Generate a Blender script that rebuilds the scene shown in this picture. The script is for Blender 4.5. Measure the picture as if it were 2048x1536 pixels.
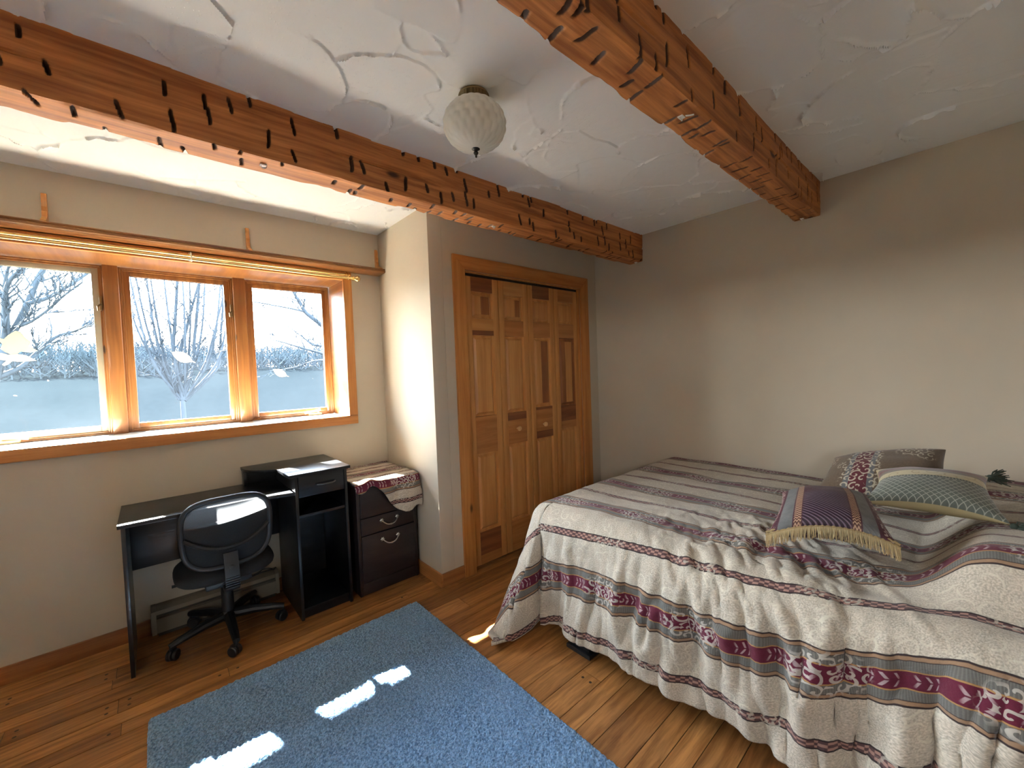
import bpy, bmesh, math, random
import numpy as np
from mathutils import Vector, Matrix, Euler

for o in list(bpy.data.objects):
    bpy.data.objects.remove(o)
SC = bpy.context.scene
COL = SC.collection
PI = math.pi
rnd = random.Random(7)

# ------------------------------------------------------------------ camera
cam_d = bpy.data.cameras.new('camera')
cam_d.sensor_fit = 'HORIZONTAL'
cam_d.sensor_width = 36.0
cam_d.lens = 819.43 / 2048 * 36.0
cam_d.clip_start = 0.02
cam_d.clip_end = 400
cam = bpy.data.objects.new('camera', cam_d)
COL.objects.link(cam)
_r = Vector((0.74786382, -0.66283867, -0.03666877))
_u = Vector((0.05091566, 0.00219791, 0.99870054))
_f = Vector((0.66189674, 0.74875902, -0.03539261))
cam.matrix_world = Matrix(((_r.x, _u.x, -_f.x, -1.3295), (_r.y, _u.y, -_f.y, -2.9644), (_r.z, _u.z, -_f.z, 1.3635), (0, 0, 0, 1)))
SC.camera = cam

# ------------------------------------------------------------------ light and exposure
SKY = 16.5
SUN = 105.0
world = bpy.data.worlds.new('sky')
SC.world = world
world.use_nodes = True
wn = world.node_tree
wn.nodes.clear()
w_out = wn.nodes.new('ShaderNodeOutputWorld')
w_bg = wn.nodes.new('ShaderNodeBackground')
w_tc = wn.nodes.new('ShaderNodeTexCoord')
w_sep = wn.nodes.new('ShaderNodeSeparateXYZ')
w_ramp = wn.nodes.new('ShaderNodeValToRGB')
w_ramp.color_ramp.elements[0].position = 0.0
w_ramp.color_ramp.elements[0].color = (1.0, 0.99, 0.97, 1)
w_ramp.color_ramp.elements[1].position = 0.7
w_ramp.color_ramp.elements[1].color = (0.62, 0.78, 1.0, 1)
wn.links.new(w_tc.outputs['Generated'], w_sep.inputs[0])
wn.links.new(w_sep.outputs['Z'], w_ramp.inputs[0])
wn.links.new(w_ramp.outputs[0], w_bg.inputs['Color'])
w_bg.inputs['Strength'].default_value = SKY
wn.links.new(w_bg.outputs[0], w_out.inputs[0])

sun_d = bpy.data.lights.new('sun', 'SUN')
sun_d.energy = SUN
sun_d.angle = math.radians(0.7)
sun_d.color = (1.0, 0.97, 0.92)
sun = bpy.data.objects.new('sun', sun_d)
COL.objects.link(sun)
sun.location = (-4, 12, 12)
sun.rotation_euler = Vector((0.32, -1.0, -0.93)).to_track_quat('-Z', 'Y').to_euler()

por_d = bpy.data.lights.new('window_daylight_portal', 'AREA')
por_d.shape = 'RECTANGLE'
por_d.size = 1.80
por_d.size_y = 0.98
por_d.cycles.is_portal = True
por = bpy.data.objects.new('window_daylight_portal', por_d)
COL.objects.link(por)
por.location = (-1.158, 0.40, 1.557)
por.rotation_euler = (math.radians(-90), 0, 0)

por2_d = bpy.data.lights.new('added_fill_portal', 'AREA')  # sampling portal for the added, unseen fill opening
por2_d.shape = 'RECTANGLE'
por2_d.size = 0.44
por2_d.size_y = 0.55
por2_d.cycles.is_portal = True
por2 = bpy.data.objects.new('added_fill_portal', por2_d)
COL.objects.link(por2)
por2.location = (-2.89, -3.775, 1.60)
por2.rotation_euler = (0, math.radians(-90), 0)

SC.view_settings.view_transform = 'Standard'
SC.view_settings.look = 'None'
SC.view_settings.exposure = 1.84
SC.view_settings.gamma = 1.0
SC.view_settings.use_curve_mapping = False
SC.cycles.max_bounces = 10
SC.cycles.diffuse_bounces = 7
SC.cycles.glossy_bounces = 4
SC.cycles.transmission_bounces = 6
SC.cycles.transparent_max_bounces = 12
SC.cycles.sample_clamp_indirect = 8.0
SC.cycles.blur_glossy = 0.6
SC.cycles.use_denoising = True


# ------------------------------------------------------------------ node helper
class NT:
    def __init__(self, name):
        self.m = bpy.data.materials.new(name)
        self.m.use_nodes = True
        self.t = self.m.node_tree
        self.t.nodes.clear()
        self.out = self.t.nodes.new('ShaderNodeOutputMaterial')
        self.tc = None

    def put(self, sock, v):
        if isinstance(v, bpy.types.NodeSocket):
            self.t.links.new(v, sock)
        elif v is not None:
            if hasattr(sock, 'default_value') and hasattr(sock.default_value, '__len__'):
                if isinstance(v, (int, float)):
                    v = (v,) * len(sock.default_value)
                v = tuple(v)
                if len(sock.default_value) == 4 and len(v) == 3:
                    v = v + (1,)
                sock.default_value = v
            else:
                sock.default_value = v

    def n(self, typ, ins=(), out=0, **props):
        nd = self.t.nodes.new('ShaderNode' + typ)
        for k, v in props.items():
            setattr(nd, k, v)
        items = ins.items() if isinstance(ins, dict) else enumerate(ins)
        for k, v in items:
            self.put(nd.inputs[k], v)
        return nd.outputs[out]

    def co(self, kind='Object'):
        if self.tc is None:
            self.tc = self.t.nodes.new('ShaderNodeTexCoord')
        return self.tc.outputs[kind]

    def M(self, op, a, b=None, c=None):
        return self.n('Math', [a, b, c][: 3 if c is not None else 2 if b is not None else 1], operation=op)

    def vm(self, op, a, b):
        return self.n('VectorMath', [a, b], operation=op)

    def mix(self, f, a, b, bt='MIX'):
        nd = self.t.nodes.new('ShaderNodeMix')
        nd.data_type = 'RGBA'
        nd.blend_type = bt
        self.put(nd.inputs[0], f)
        self.put(nd.inputs[6], a)
        self.put(nd.inputs[7], b)
        return nd.outputs[2]

    def noise(self, vec, scale, detail=4, rough=0.5, out=0, dist=0.0):
        return self.n('TexNoise', {'Vector': vec, 'Scale': scale, 'Detail': detail, 'Roughness': rough, 'Distortion': dist}, out=out)

    def scale(self, vec, s):
        return self.n('Mapping', {'Vector': vec, 'Scale': s})

    def ss(self, x, a, b):
        return self.n('MapRange', {'Value': x, 'From Min': a, 'From Max': b}, interpolation_type='SMOOTHSTEP')

    def sep(self, v):
        nd = self.t.nodes.new('ShaderNodeSeparateXYZ')
        self.put(nd.inputs[0], v)
        return nd.outputs

    def bump(self, h, strength=0.3, dist=0.01):
        return self.n('Bump', {'Height': h, 'Strength': strength, 'Distance': dist})

    def bsdf(self, color, rough=0.5, normal=None, **kw):
        nd = self.t.nodes.new('ShaderNodeBsdfPrincipled')
        self.put(nd.inputs['Base Color'], color)
        self.put(nd.inputs['Roughness'], rough)
        if normal is not None:
            self.put(nd.inputs['Normal'], normal)
        for k, v in kw.items():
            self.put(nd.inputs[k], v)
        self.t.links.new(nd.outputs[0], self.out.inputs[0])
        return nd


def plain(name, color, rough=0.5, metal=0.0, spec=0.5, bump=0.0, bscale=200):
    t = NT(name)
    nrm = None
    v = t.noise(t.co(), 3.0, 3)
    c = t.mix(t.ss(v, 0.3, 0.7), tuple(x * 0.93 for x in color), tuple(min(1, x * 1.07) for x in color))
    if bump:
        nrm = t.bump(t.noise(t.co(), bscale, 2), bump, 0.002)
    t.bsdf(c, rough, nrm, Metallic=metal, **{'Specular IOR Level': spec})
    return t.m


def wood(name, light, dark, axis=0, grain=26.0, cut_shade=None, rough=0.42, knots=0.0, kscale=3.0, knotcol=None, spec=0.45, contrast=(0.3, 0.72), coat=0.0):
    t = NT(name)
    co = t.co()
    s = [grain] * 3
    s[axis] = grain * 0.045
    warp = t.noise(t.scale(co, [1.5 if i == axis else 6 for i in range(3)]), 1.0, 2, out=1)
    p = t.vm('ADD', t.scale(co, s), t.n('VectorMath', [warp, (1.6, 1.6, 1.6)], operation='MULTIPLY'))
    g = t.noise(p, 1.0, 5, 0.6)
    s2 = [140.0] * 3
    s2[axis] = 4.0
    fine = t.noise(t.scale(co, s2), 1.0, 2)
    f = t.M('ADD', t.ss(g, contrast[0], contrast[1]), t.M('MULTIPLY', t.M('SUBTRACT', fine, 0.5), 0.5))
    c = t.mix(f, dark, light)
    if knots > 0:
        ks = [kscale * 2.6] * 3
        ks[axis] = kscale
        vor = t.n('TexVoronoi', {'Vector': t.scale(co, ks), 'Scale': 1.0}, out=0)
        kf = t.M('SUBTRACT', 1.0, t.ss(vor, knots * 0.45, knots))
        c = t.mix(kf, c, knotcol or tuple(x * 0.22 for x in dark))
    if cut_shade is not None:
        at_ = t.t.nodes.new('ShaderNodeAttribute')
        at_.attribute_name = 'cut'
        c = t.mix(t.M('MULTIPLY', t.ss(at_.outputs['Fac'], 0.03, 0.35), 0.92), c, cut_shade)  # shade inside the adze cuts is painted in as near-black
    nrm = t.bump(t.M('ADD', g, fine), 0.12, 0.003)
    t.bsdf(c, rough, nrm, **{'Specular IOR Level': spec, 'Coat Weight': coat, 'Coat Roughness': 0.12})
    return t.m


PINE_L, PINE_D = (0.24, 0.100, 0.024), (0.15, 0.052, 0.012)
MT = {}
MT['pine_x'] = wood('pine_trim_x', PINE_L, PINE_D, 0, knots=0.10, coat=0.5)
MT['pine_z'] = wood('pine_trim_z', PINE_L, PINE_D, 2, knots=0.10, coat=0.5)
MT['pine_y'] = wood('pine_trim_y', PINE_L, PINE_D, 1, knots=0.08, coat=0.5)
MT['casing_z'] = wood('pine_casing_z', (0.56, 0.25, 0.066), (0.40, 0.15, 0.034), 2, knots=0.13, kscale=2.6)
MT['casing_x'] = wood('pine_casing_x', (0.52, 0.22, 0.058), (0.37, 0.13, 0.03), 0, knots=0.12, kscale=2.0)
MT['door_a'] = wood('pine_door_light', (0.62, 0.31, 0.10), (0.48, 0.21, 0.058), 2)
MT['door_b'] = wood('pine_door_mid_x', (0.48, 0.215, 0.063), (0.35, 0.135, 0.036), 0)
MT['door_c'] = wood('pine_door_dark_x', (0.27, 0.10, 0.034), (0.17, 0.054, 0.019), 0)
MT['door_d'] = wood('pine_door_dark_z', (0.34, 0.13, 0.04), (0.23, 0.08, 0.026), 2)
MT['door_e'] = wood('pine_door_light_x', (0.58, 0.29, 0.09), (0.46, 0.20, 0.055), 0)
MT['beam'] = wood('hewn_beam_wood', (0.62, 0.25, 0.072), (0.23, 0.073, 0.022), 0, grain=34, cut_shade=(0.022, 0.011, 0.007), rough=0.6, knots=0.09, kscale=1.8, spec=0.3, contrast=(0.25, 0.75))
MT['base'] = wood('baseboard_wood', (0.36, 0.15, 0.045), (0.22, 0.08, 0.022), 0, knots=0.1, kscale=1.5)
MT['base_y'] = wood('baseboard_wood_y', (0.45, 0.19, 0.055), (0.27, 0.10, 0.026), 1, knots=0.1, kscale=1.5)
MT['sill'] = wood('bounce_white_sill', (0.80, 0.745, 0.64), (0.72, 0.645, 0.51), 0, knots=0.06, coat=1.0, rough=0.3)  # sun glare put into the sill colour, so its bounce is whiter
MT['sash_grey'] = plain('grey_sash', (0.27, 0.235, 0.18), 0.5)
MT['desk'] = wood('black_desk_laminate', (0.010, 0.011, 0.0135), (0.006, 0.0065, 0.008), 0, grain=40, rough=0.30, spec=0.5)
MT['cab'] = wood('dark_espresso_laminate', (0.022, 0.014, 0.015), (0.012, 0.008, 0.009), 0, grain=40, rough=0.38)
MT['black'] = plain('black_plastic', (0.008, 0.0085, 0.010), 0.45)
MT['blackfab'] = plain('black_chair_fabric', (0.012, 0.012, 0.014), 0.9, bump=0.5, bscale=900)
MT['brass'] = plain('polished_brass', (0.82, 0.60, 0.25), 0.22, metal=1.0)
MT['abrass'] = plain('antique_brass', (0.20, 0.14, 0.07), 0.42, metal=0.9)
MT['pewter'] = plain('pewter_handle', (0.62, 0.60, 0.56), 0.32, metal=1.0)
MT['white'] = plain('white_plastic', (0.82, 0.82, 0.79), 0.5)
MT['bronze'] = plain('dark_bronze', (0.025, 0.022, 0.018), 0.35, metal=0.6)
MT['gun'] = plain('gunmetal_pull', (0.20, 0.20, 0.21), 0.3, metal=1.0)
MT['heater'] = plain('beige_heater_enamel', (0.24, 0.205, 0.15), 0.5)
MT['knob'] = plain('pale_pine_knob', (0.72, 0.42, 0.19), 0.4)
MT['heat_dark'] = plain('heater_slot', (0.05, 0.045, 0.035), 0.7)
MT['mattress'] = plain('mattress_ticking', (0.55, 0.53, 0.5), 0.9)
MT['boxspring'] = plain('box_spring_cloth', (0.10, 0.10, 0.11), 0.9)
MT['crank'] = plain('almond_crank', (0.72, 0.60, 0.38), 0.35)


def wall_mat(name, col, bstr=0.12):
    t = NT(name)
    co = t.co()
    a = t.noise(co, 160, 3)
    b = t.noise(co, 2.5, 3)
    c = t.mix(t.ss(b, 0.3, 0.7), tuple(x * 0.97 for x in col), tuple(x * 1.02 for x in col))
    t.bsdf(c, 0.75, t.bump(a, bstr, 0.002), **{'Specular IOR Level': 0.25})
    return t.m


MT['wall'] = wall_mat('greige_wall_paint', (0.52, 0.460, 0.365))


def ceiling_mat():
    t = NT('trowelled_plaster')
    co = t.co()
    n1 = t.noise(co, 9, 3)
    pits = t.n('TexVoronoi', {'Vector': co, 'Scale': 75.0}, out=0)
    zone = t.ss(t.noise(co, 2.3, 2), 0.48, 0.6)
    pit = t.M('MULTIPLY', t.M('SUBTRACT', 1.0, t.ss(pits, 0.10, 0.22)), zone)
    h = t.M('ADD', t.M('MULTIPLY', t.noise(t.scale(co, (60, 14, 30)), 1.0, 3), 0.25), t.M('MULTIPLY', pit, -1.0))
    c = t.mix(n1, (0.85, 0.885, 0.885), (0.88, 0.915, 0.91))
    t.bsdf(c, 0.8, t.bump(h, 0.35, 0.004), **{'Specular IOR Level': 0.2})
    return t.m


MT['ceiling'] = ceiling_mat()


def floor_mat():
    t = NT('oak_plank_floor')
    at = t.t.nodes.new('ShaderNodeAttribute')
    at.attribute_name = 'plank'
    pr = at.outputs['Fac']
    co = t.co()
    off = t.n('CombineXYZ', [t.M('MULTIPLY', pr, 37.0), t.M('MULTIPLY', pr, 11.0), 0.0])
    p = t.vm('ADD', co, off)
    warp = t.noise(t.scale(p, (2.2, 9, 1)), 1.0, 3, out=1)
    g = t.noise(t.vm('ADD', t.scale(p, (2.2, 42, 1)), t.n('VectorMath', [warp, (2.6, 2.6, 2.6)], operation='MULTIPLY')), 1.0, 6, 0.62)
    fine = t.noise(t.scale(p, (9, 420, 1)), 1.0, 2)
    f = t.M('ADD', t.ss(g, 0.30, 0.72), t.M('MULTIPLY', t.M('SUBTRACT', fine, 0.5), 0.55))
    c = t.mix(f, (0.20, 0.080, 0.022), (0.46, 0.215, 0.070))
    tone = t.n('ValToRGB', [pr])
    cr = tone.node.color_ramp
    cr.elements[0].color = (0.58, 0.50, 0.44, 1)
    cr.elements[1].color = (1.22, 1.22, 1.15, 1)
    c = t.mix(1.0, c, tone, 'MULTIPLY')
    rough = t.M('ADD', 0.30, t.M('MULTIPLY', fine, 0.16))
    t.bsdf(c, rough, t.bump(t.M('ADD', g, fine), 0.10, 0.002), **{'Specular IOR Level': 0.5})
    return t.m


MT['floor'] = floor_mat()
MT['gap'] = plain('floor_gap', (0.018, 0.008, 0.003), 0.8)
MT['peg'] = plain('walnut_peg', (0.035, 0.016, 0.008), 0.5)


def rug_mat():
    t = NT('blue_carpet_pile')
    co = t.co()
    a = t.noise(co, 120, 2)
    b = t.noise(co, 3.0, 3)
    c = t.mix(t.ss(a, 0.32, 0.68), (0.085, 0.18, 0.34), (0.27, 0.47, 0.72))
    c = t.mix(t.M('MULTIPLY', t.ss(b, 0.35, 0.7), 0.35), c, (0.21, 0.37, 0.59))
    t.bsdf(c, 0.95, t.bump(t.noise(co, 150, 3), 1.0, 0.010), **{'Specular IOR Level': 0.1, 'Sheen Weight': 0.25})
    return t.m


MT['rug'] = rug_mat()


def glass_pane(name, haze_veil, tint):
    t = NT(name)
    tr = t.n('BsdfTransparent', {'Color': tint})
    fr = t.n('LayerWeight', {'Blend': 0.12}, out=0)
    gl = t.n('BsdfGlossy', {'Color': (1, 1, 1), 'Roughness': 0.02})
    v = t.noise(t.co(), 2.0, 3)
    film = t.n('BsdfTranslucent', {'Color': (0.80, 0.90, 1.0)})
    m1 = t.n('MixShader', [t.M('MULTIPLY', t.ss(v, 0.1, 0.9), haze_veil), tr, film])  # translucent veil scatters light to stand in for outdoor haze
    m2 = t.n('MixShader', [t.M('MULTIPLY', fr, 0.6), m1, gl])
    t.t.links.new(m2, t.out.inputs[0])
    return t.m


MT['glass'] = glass_pane('hazy_window_glass', 0.0032, (0.93, 0.96, 0.97))
MT['glass_screen'] = glass_pane('hazier_window_glass', 0.0045, (0.86, 0.92, 0.90))


def opal_mat():
    t = NT('opal_glass')
    p = t.n('BsdfPrincipled', {'Base Color': (0.84, 0.85, 0.80), 'Roughness': 0.28, 'Specular IOR Level': 0.5})
    tl = t.n('BsdfTranslucent', {'Color': (0.85, 0.86, 0.80)})
    t.t.links.new(t.n('MixShader', [0.45, p, tl]), t.out.inputs[0])
    return t.m


MT['opal'] = opal_mat()


def mesh_back_mat():
    t = NT('chair_mesh_fabric')
    uv = t.sep(t.co('UV'))
    f = 2 * PI / 0.0042
    a = t.M('SINE', t.M('MULTIPLY', uv[0], f))
    b = t.M('SINE', t.M('MULTIPLY', uv[1], f))
    hole = t.M('MULTIPLY', t.ss(t.M('MULTIPLY', a, b), 0.0, 0.35), 1.0)
    tr = t.n('BsdfTransparent', {'Color': (1, 1, 1)})
    p = t.n('BsdfDiffuse', {'Color': (0.07, 0.072, 0.078)})
    l = t.n('BsdfTranslucent', {'Color': (0.18, 0.19, 0.20)})
    t.t.links.new(t.n('MixShader', [hole, t.n('MixShader', [0.5, p, l]), tr]), t.out.inputs[0])
    return t.m


MT['meshback'] = mesh_back_mat()


# ---- woven fabrics.  UV are metres: u along the stripes, v across them.
def scroll(t, u, v, cell, wind, line):
    """thin spiral scroll lines, one spiral per voronoi cell"""
    vec = t.n('CombineXYZ', [t.M('DIVIDE', u, cell), t.M('DIVIDE', v, cell), 0.0])
    nd = t.t.nodes.new('ShaderNodeTexVoronoi')
    nd.voronoi_dimensions = '2D'
    t.put(nd.inputs['Vector'], vec)
    nd.inputs['Scale'].default_value = 1.0
    d = t.sep(t.vm('SUBTRACT', vec, nd.outputs['Position']))
    ang = t.M('ARCTAN2', d[1], d[0])
    r = nd.outputs['Distance']
    col = t.sep(nd.outputs['Color'])
    sgn = t.M('SIGN', t.M('SUBTRACT', col[0], 0.5))
    s = t.M('SINE', t.M('ADD', t.M('MULTIPLY', ang, sgn), t.M('ADD', t.M('MULTIPLY', r, wind), t.M('MULTIPLY', col[1], 6.28))))
    return t.ss(s, line, min(0.999, line + 0.25))


def stripe(t, d, a, b, e=0.0012):
    """1 where a < d < b"""
    return t.M('MULTIPLY', t.ss(d, a - e, a + e), t.M('SUBTRACT', 1.0, t.ss(d, b - e, b + e)))


def comforter_mat(name, period=0.43, t0=0.05, k=1.0, base=(0.50, 0.445, 0.36)):
    t = NT(name)
    uv = t.sep(t.co('UV'))
    u, v = uv[0], uv[1]
    uvv = t.n('CombineXYZ', [u, v, 0.0])
    half = period / 2
    x = t.M('SUBTRACT', t.M('WRAP', t.M('SUBTRACT', v, t0), half, -half), 0.0)
    d = t.M('ABSOLUTE', x)
    dt = t.M('SUBTRACT', half, d)
    # ground cloth: mottled jacquard with pale scrolls
    mott = t.noise(uvv, 230, 3)
    blot = t.noise(uvv, 11, 3)
    c = t.mix(t.ss(mott, 0.3, 0.75), tuple(q * 0.70 for q in base), tuple(min(1, q * 1.25) for q in base))
    c = t.mix(t.M('MULTIPLY', t.ss(blot, 0.45, 0.7), 0.35), c, tuple(q * 1.25 for q in base))
    sc1 = scroll(t, t.M('ADD', u, t.M('MULTIPLY', t.noise(uvv, 18, 2), 0.03)), v, 0.055 * k, 11.0, 0.72)
    zone = t.ss(t.noise(uvv, 5.5, 2), 0.42, 0.58)
    pale = (0.62, 0.58, 0.46)
    c = t.mix(t.M('MULTIPLY', t.M('MULTIPLY', sc1, zone), 0.75), c, pale)
    # thick band
    grey, tan, dark, mar, gold = (0.125, 0.118, 0.105), (0.30, 0.185, 0.11), (0.035, 0.022, 0.022), (0.115, 0.013, 0.032), (0.40, 0.22, 0.085)
    rib = t.M('MULTIPLY', t.ss(t.M('SINE', t.M('MULTIPLY', u, 2 * PI / 0.0052)), -0.2, 0.6), 0.35)
    greyc = t.mix(rib, grey, (0.22, 0.215, 0.195))
    c = t.mix(t.M('SUBTRACT', 1.0, t.ss(d, 0.070 * k, 0.072 * k)), c, dark)
    c = t.mix(stripe(t, d, 0.057 * k, 0.066 * k), c, tan)
    c = t.mix(stripe(t, d, 0.029 * k, 0.055 * k), c, greyc)
    c = t.mix(stripe(t, d, 0.025 * k, 0.029 * k), c, gold)
    c = t.mix(t.M('SUBTRACT', 1.0, t.ss(d, 0.0245 * k, 0.0255 * k)), c, mar)
    # leaf sprays in the maroon
    lv = t.M('SINE', t.M('ADD', t.M('MULTIPLY', u, 2 * PI / (0.022 * k)), t.M('MULTIPLY', d, 150.0 / k)))
    lv2 = t.ss(t.M('SINE', t.M('MULTIPLY', u, 2 * PI / (0.088 * k))), -0.5, 0.2)
    leaf = t.M('MULTIPLY', t.M('MULTIPLY', t.ss(lv, 0.45, 0.8), lv2), stripe(t, d, 0.002 * k, 0.019 * k))
    c = t.mix(t.M('MULTIPLY', leaf, 0.7), c, (0.52, 0.42, 0.42))
    # scrolled medallions every 40 cm along the band, spilling over the grey
    mu = t.M('ABSOLUTE', t.M('WRAP', t.M('ADD', u, t.M('MULTIPLY', t.n('MapRange', {'Value': t.M('SINE', t.M('MULTIPLY', t.M('ROUND', t.M('DIVIDE', v, period)), 5.0)), 'From Min': -1.0, 'From Max': 1.0}), 0.4)), 0.2, -0.2))
    md = t.M('SQRT', t.M('ADD', t.M('POWER', t.M('MULTIPLY', mu, 0.62), 2.0), t.M('POWER', d, 2.0)))
    zone2 = t.M('SUBTRACT', 1.0, t.ss(md, 0.050 * k, 0.074 * k))
    sc2 = scroll(t, u, x, 0.030 * k, 9.0, 0.35)
    c = t.mix(t.M('MULTIPLY', t.M('MULTIPLY', sc2, zone2), 0.8), c, (0.50, 0.46, 0.40))
    # thin band
    c = t.mix(t.M('SUBTRACT', 1.0, t.ss(dt, 0.0155 * k, 0.0165 * k)), c, dark)
    orn = t.ss(t.M('MULTIPLY', t.M('SINE', t.M('MULTIPLY', u, 2 * PI / (0.030 * k))), t.M('COSINE', t.M('MULTIPLY', dt, 2 * PI / (0.016 * k)))), -0.15, 0.2)
    inn = t.mix(orn, (0.09, 0.045, 0.045), (0.34, 0.19, 0.15))
    c = t.mix(t.M('SUBTRACT', 1.0, t.ss(dt, 0.0105 * k, 0.0115 * k)), c, inn)
    mt2 = t.M('SQRT', t.M('ADD', t.M('POWER', t.M('MULTIPLY', mu, 0.5), 2.0), t.M('POWER', dt, 2.0)))
    c = t.mix(t.M('MULTIPLY', t.M('MULTIPLY', sc2, t.M('SUBTRACT', 1.0, t.ss(mt2, 0.03 * k, 0.05 * k))), 0.7), c, (0.45, 0.41, 0.33))
    h = t.M('ADD', t.M('MULTIPLY', mott, 0.6), t.M('MULTIPLY', t.noise(uvv, 38, 3), 1.6))
    t.bsdf(c, 0.85, t.bump(h, 0.35, 0.006), **{'Specular IOR Level': 0.2, 'Sheen Weight': 0.15})
    return t.m


MT['comforter'] = comforter_mat('striped_jacquard')
MT['cloth'] = comforter_mat('striped_jacquard_small', period=0.26, t0=0.005, k=0.85)


def sham_mat():
    t = NT('brown_scroll_fabric')
    uv = t.sep(t.co('UV'))
    u, v = uv[0], uv[1]
    uvv = t.n('CombineXYZ', [u, v, 0.0])
    c = t.mix(t.noise(uvv, 120, 3), (0.090, 0.060, 0.038), (0.17, 0.118, 0.075))
    du = t.M('ABSOLUTE', t.M('SUBTRACT', u, 0.165))
    c = t.mix(stripe(t, du, 0.03, 0.05), c, (0.12, 0.12, 0.125))
    c = t.mix(t.M('SUBTRACT', 1.0, t.ss(du, 0.029, 0.031)), c, (0.10, 0.013, 0.02))
    zone = t.M('MAXIMUM', t.M('SUBTRACT', 1.0, t.ss(du, 0.055, 0.075)), t.ss(t.noise(uvv, 6, 1), 0.53, 0.6))
    sc = scroll(t, u, v, 0.032, 9.0, 0.5)
    c = t.mix(t.M('MULTIPLY', t.M('MULTIPLY', sc, zone), 0.85), c, (0.50, 0.44, 0.33))
    t.bsdf(c, 0.85, t.bump(t.noise(uvv, 400, 2), 0.3, 0.003), **{'Sheen Weight': 0.2})
    return t.m


def burgundy_mat():
    t = NT('burgundy_beaded_fabric')
    uv = t.sep(t.co('UV'))
    u, v = uv[0], uv[1]
    uvv = t.n('CombineXYZ', [u, v, 0.0])
    # u runs across the pillow from its left edge, v from the fringe up
    mar = t.mix(t.noise(uvv, 160, 2), (0.045, 0.010, 0.018), (0.085, 0.020, 0.035))
    vor = t.n('TexVoronoi', {'Vector': uvv, 'Scale': 85.0}, out=0)
    mar = t.mix(t.M('MULTIPLY', t.M('SUBTRACT', 1.0, t.ss(vor, 0.06, 0.14)), 0.6), mar, (0.45, 0.28, 0.22))
    du = t.M('ABSOLUTE', t.M('SUBTRACT', u, 0.16))
    diag = t.ss(t.M('SINE', t.M('MULTIPLY', t.M('ADD', t.M('MULTIPLY', u, 0.85), v), 2 * PI / 0.0125)), 0.1, 0.7)
    purp = t.mix(diag, (0.022, 0.006, 0.018), (0.17, 0.115, 0.16))
    pz = t.M('MULTIPLY', t.M('SUBTRACT', 1.0, t.ss(du, 0.060, 0.066)), t.M('SUBTRACT', 1.0, t.ss(v, 0.16, 0.21)))
    c = t.mix(pz, mar, purp)
    braid = stripe(t, du, 0.066, 0.086)
    bl = t.ss(t.M('SINE', t.M('ADD', t.M('MULTIPLY', v, 2 * PI / 0.010), t.M('MULTIPLY', t.M('SINE', t.M('MULTIPLY', u, 700.0)), 1.5))), -0.2, 0.5)
    c = t.mix(braid, c, t.mix(bl, (0.10, 0.035, 0.025), (0.50, 0.32, 0.21)))
    c = t.mix(stripe(t, du, 0.090, 0.130), c, t.mix(t.noise(uvv, 40, 3), (0.08, 0.085, 0.09), (0.20, 0.205, 0.20)))
    oz = stripe(t, du, 0.142, 0.186)
    sc = scroll(t, u, v, 0.026, 9.0, 0.45)
    c = t.mix(oz, c, t.mix(sc, (0.085, 0.012, 0.024), (0.42, 0.33, 0.30)))
    t.bsdf(c, 0.55, t.bump(t.M('ADD', t.noise(uvv, 300, 2), diag), 0.3, 0.003), **{'Sheen Weight': 0.05})
    return t.m


def green_mat():
    t = NT('sage_lattice_fabric')
    uv = t.sep(t.co('UV'))
    u, v = uv[0], uv[1]
    uvv = t.n('CombineXYZ', [u, v, 0.0])
    per = 0.021
    la = t.M('ABSOLUTE', t.M('WRAP', t.M('ADD', u, t.M('MULTIPLY', v, 0.95)), per / 2, -per / 2))
    lb = t.M('ABSOLUTE', t.M('WRAP', t.M('SUBTRACT', u, t.M('MULTIPLY', v, 0.95)), per / 2, -per / 2))
    lat = t.M('SUBTRACT', 1.0, t.ss(t.M('MINIMUM', la, lb), 0.0008, 0.0020))
    g = t.mix(t.noise(uvv, 150, 2), (0.085, 0.098, 0.080), (0.135, 0.15, 0.125))
    g = t.mix(t.M('MULTIPLY', lat, 0.75), g, (0.42, 0.43, 0.36))
    # v: sage lattice, cord, cream scroll band, brown, maroon, tan towards the back
    c = g
    cream = t.mix(t.M('MULTIPLY', scroll(t, u, v, 0.05, 9.0, 0.75), 0.7), (0.50, 0.43, 0.25), (0.33, 0.24, 0.10))
    c = t.mix(t.ss(v, 0.135, 0.137), c, cream)
    c = t.mix(stripe(t, v, 0.129, 0.138), c, t.mix(t.ss(t.M('SINE', t.M('MULTIPLY', u, 2 * PI / 0.009)), -0.2, 0.4), (0.03, 0.04, 0.03), (0.17, 0.18, 0.13)))
    c = t.mix(t.ss(v, 0.185, 0.187), c, t.mix(t.noise(uvv, 60, 3), (0.10, 0.07, 0.05), (0.19, 0.14, 0.10)))
    c = t.mix(stripe(t, v, 0.215, 0.240), c, (0.14, 0.045, 0.04))
    c = t.mix(t.ss(v, 0.262, 0.264), c, (0.38, 0.31, 0.18))
    t.bsdf(c, 0.7, t.bump(t.noise(uvv, 300, 2), 0.25, 0.003), **{'Sheen Weight': 0.3})
    return t.m


MT['sham'] = sham_mat()
MT['burgundy'] = burgundy_mat()
MT['green'] = green_mat()
MT['fringe'] = plain('gold_fringe', (0.46, 0.36, 0.19), 0.6, bump=0.5, bscale=500)
MT['fringe_d'] = plain('gold_fringe_header', (0.36, 0.26, 0.12), 0.6, bump=0.5, bscale=300)
MT['tassel'] = plain('sage_tassel_yarn', (0.035, 0.048, 0.034), 0.85)
MT['cream'] = plain('cream_backing', (0.42, 0.35, 0.19), 0.85)


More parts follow.
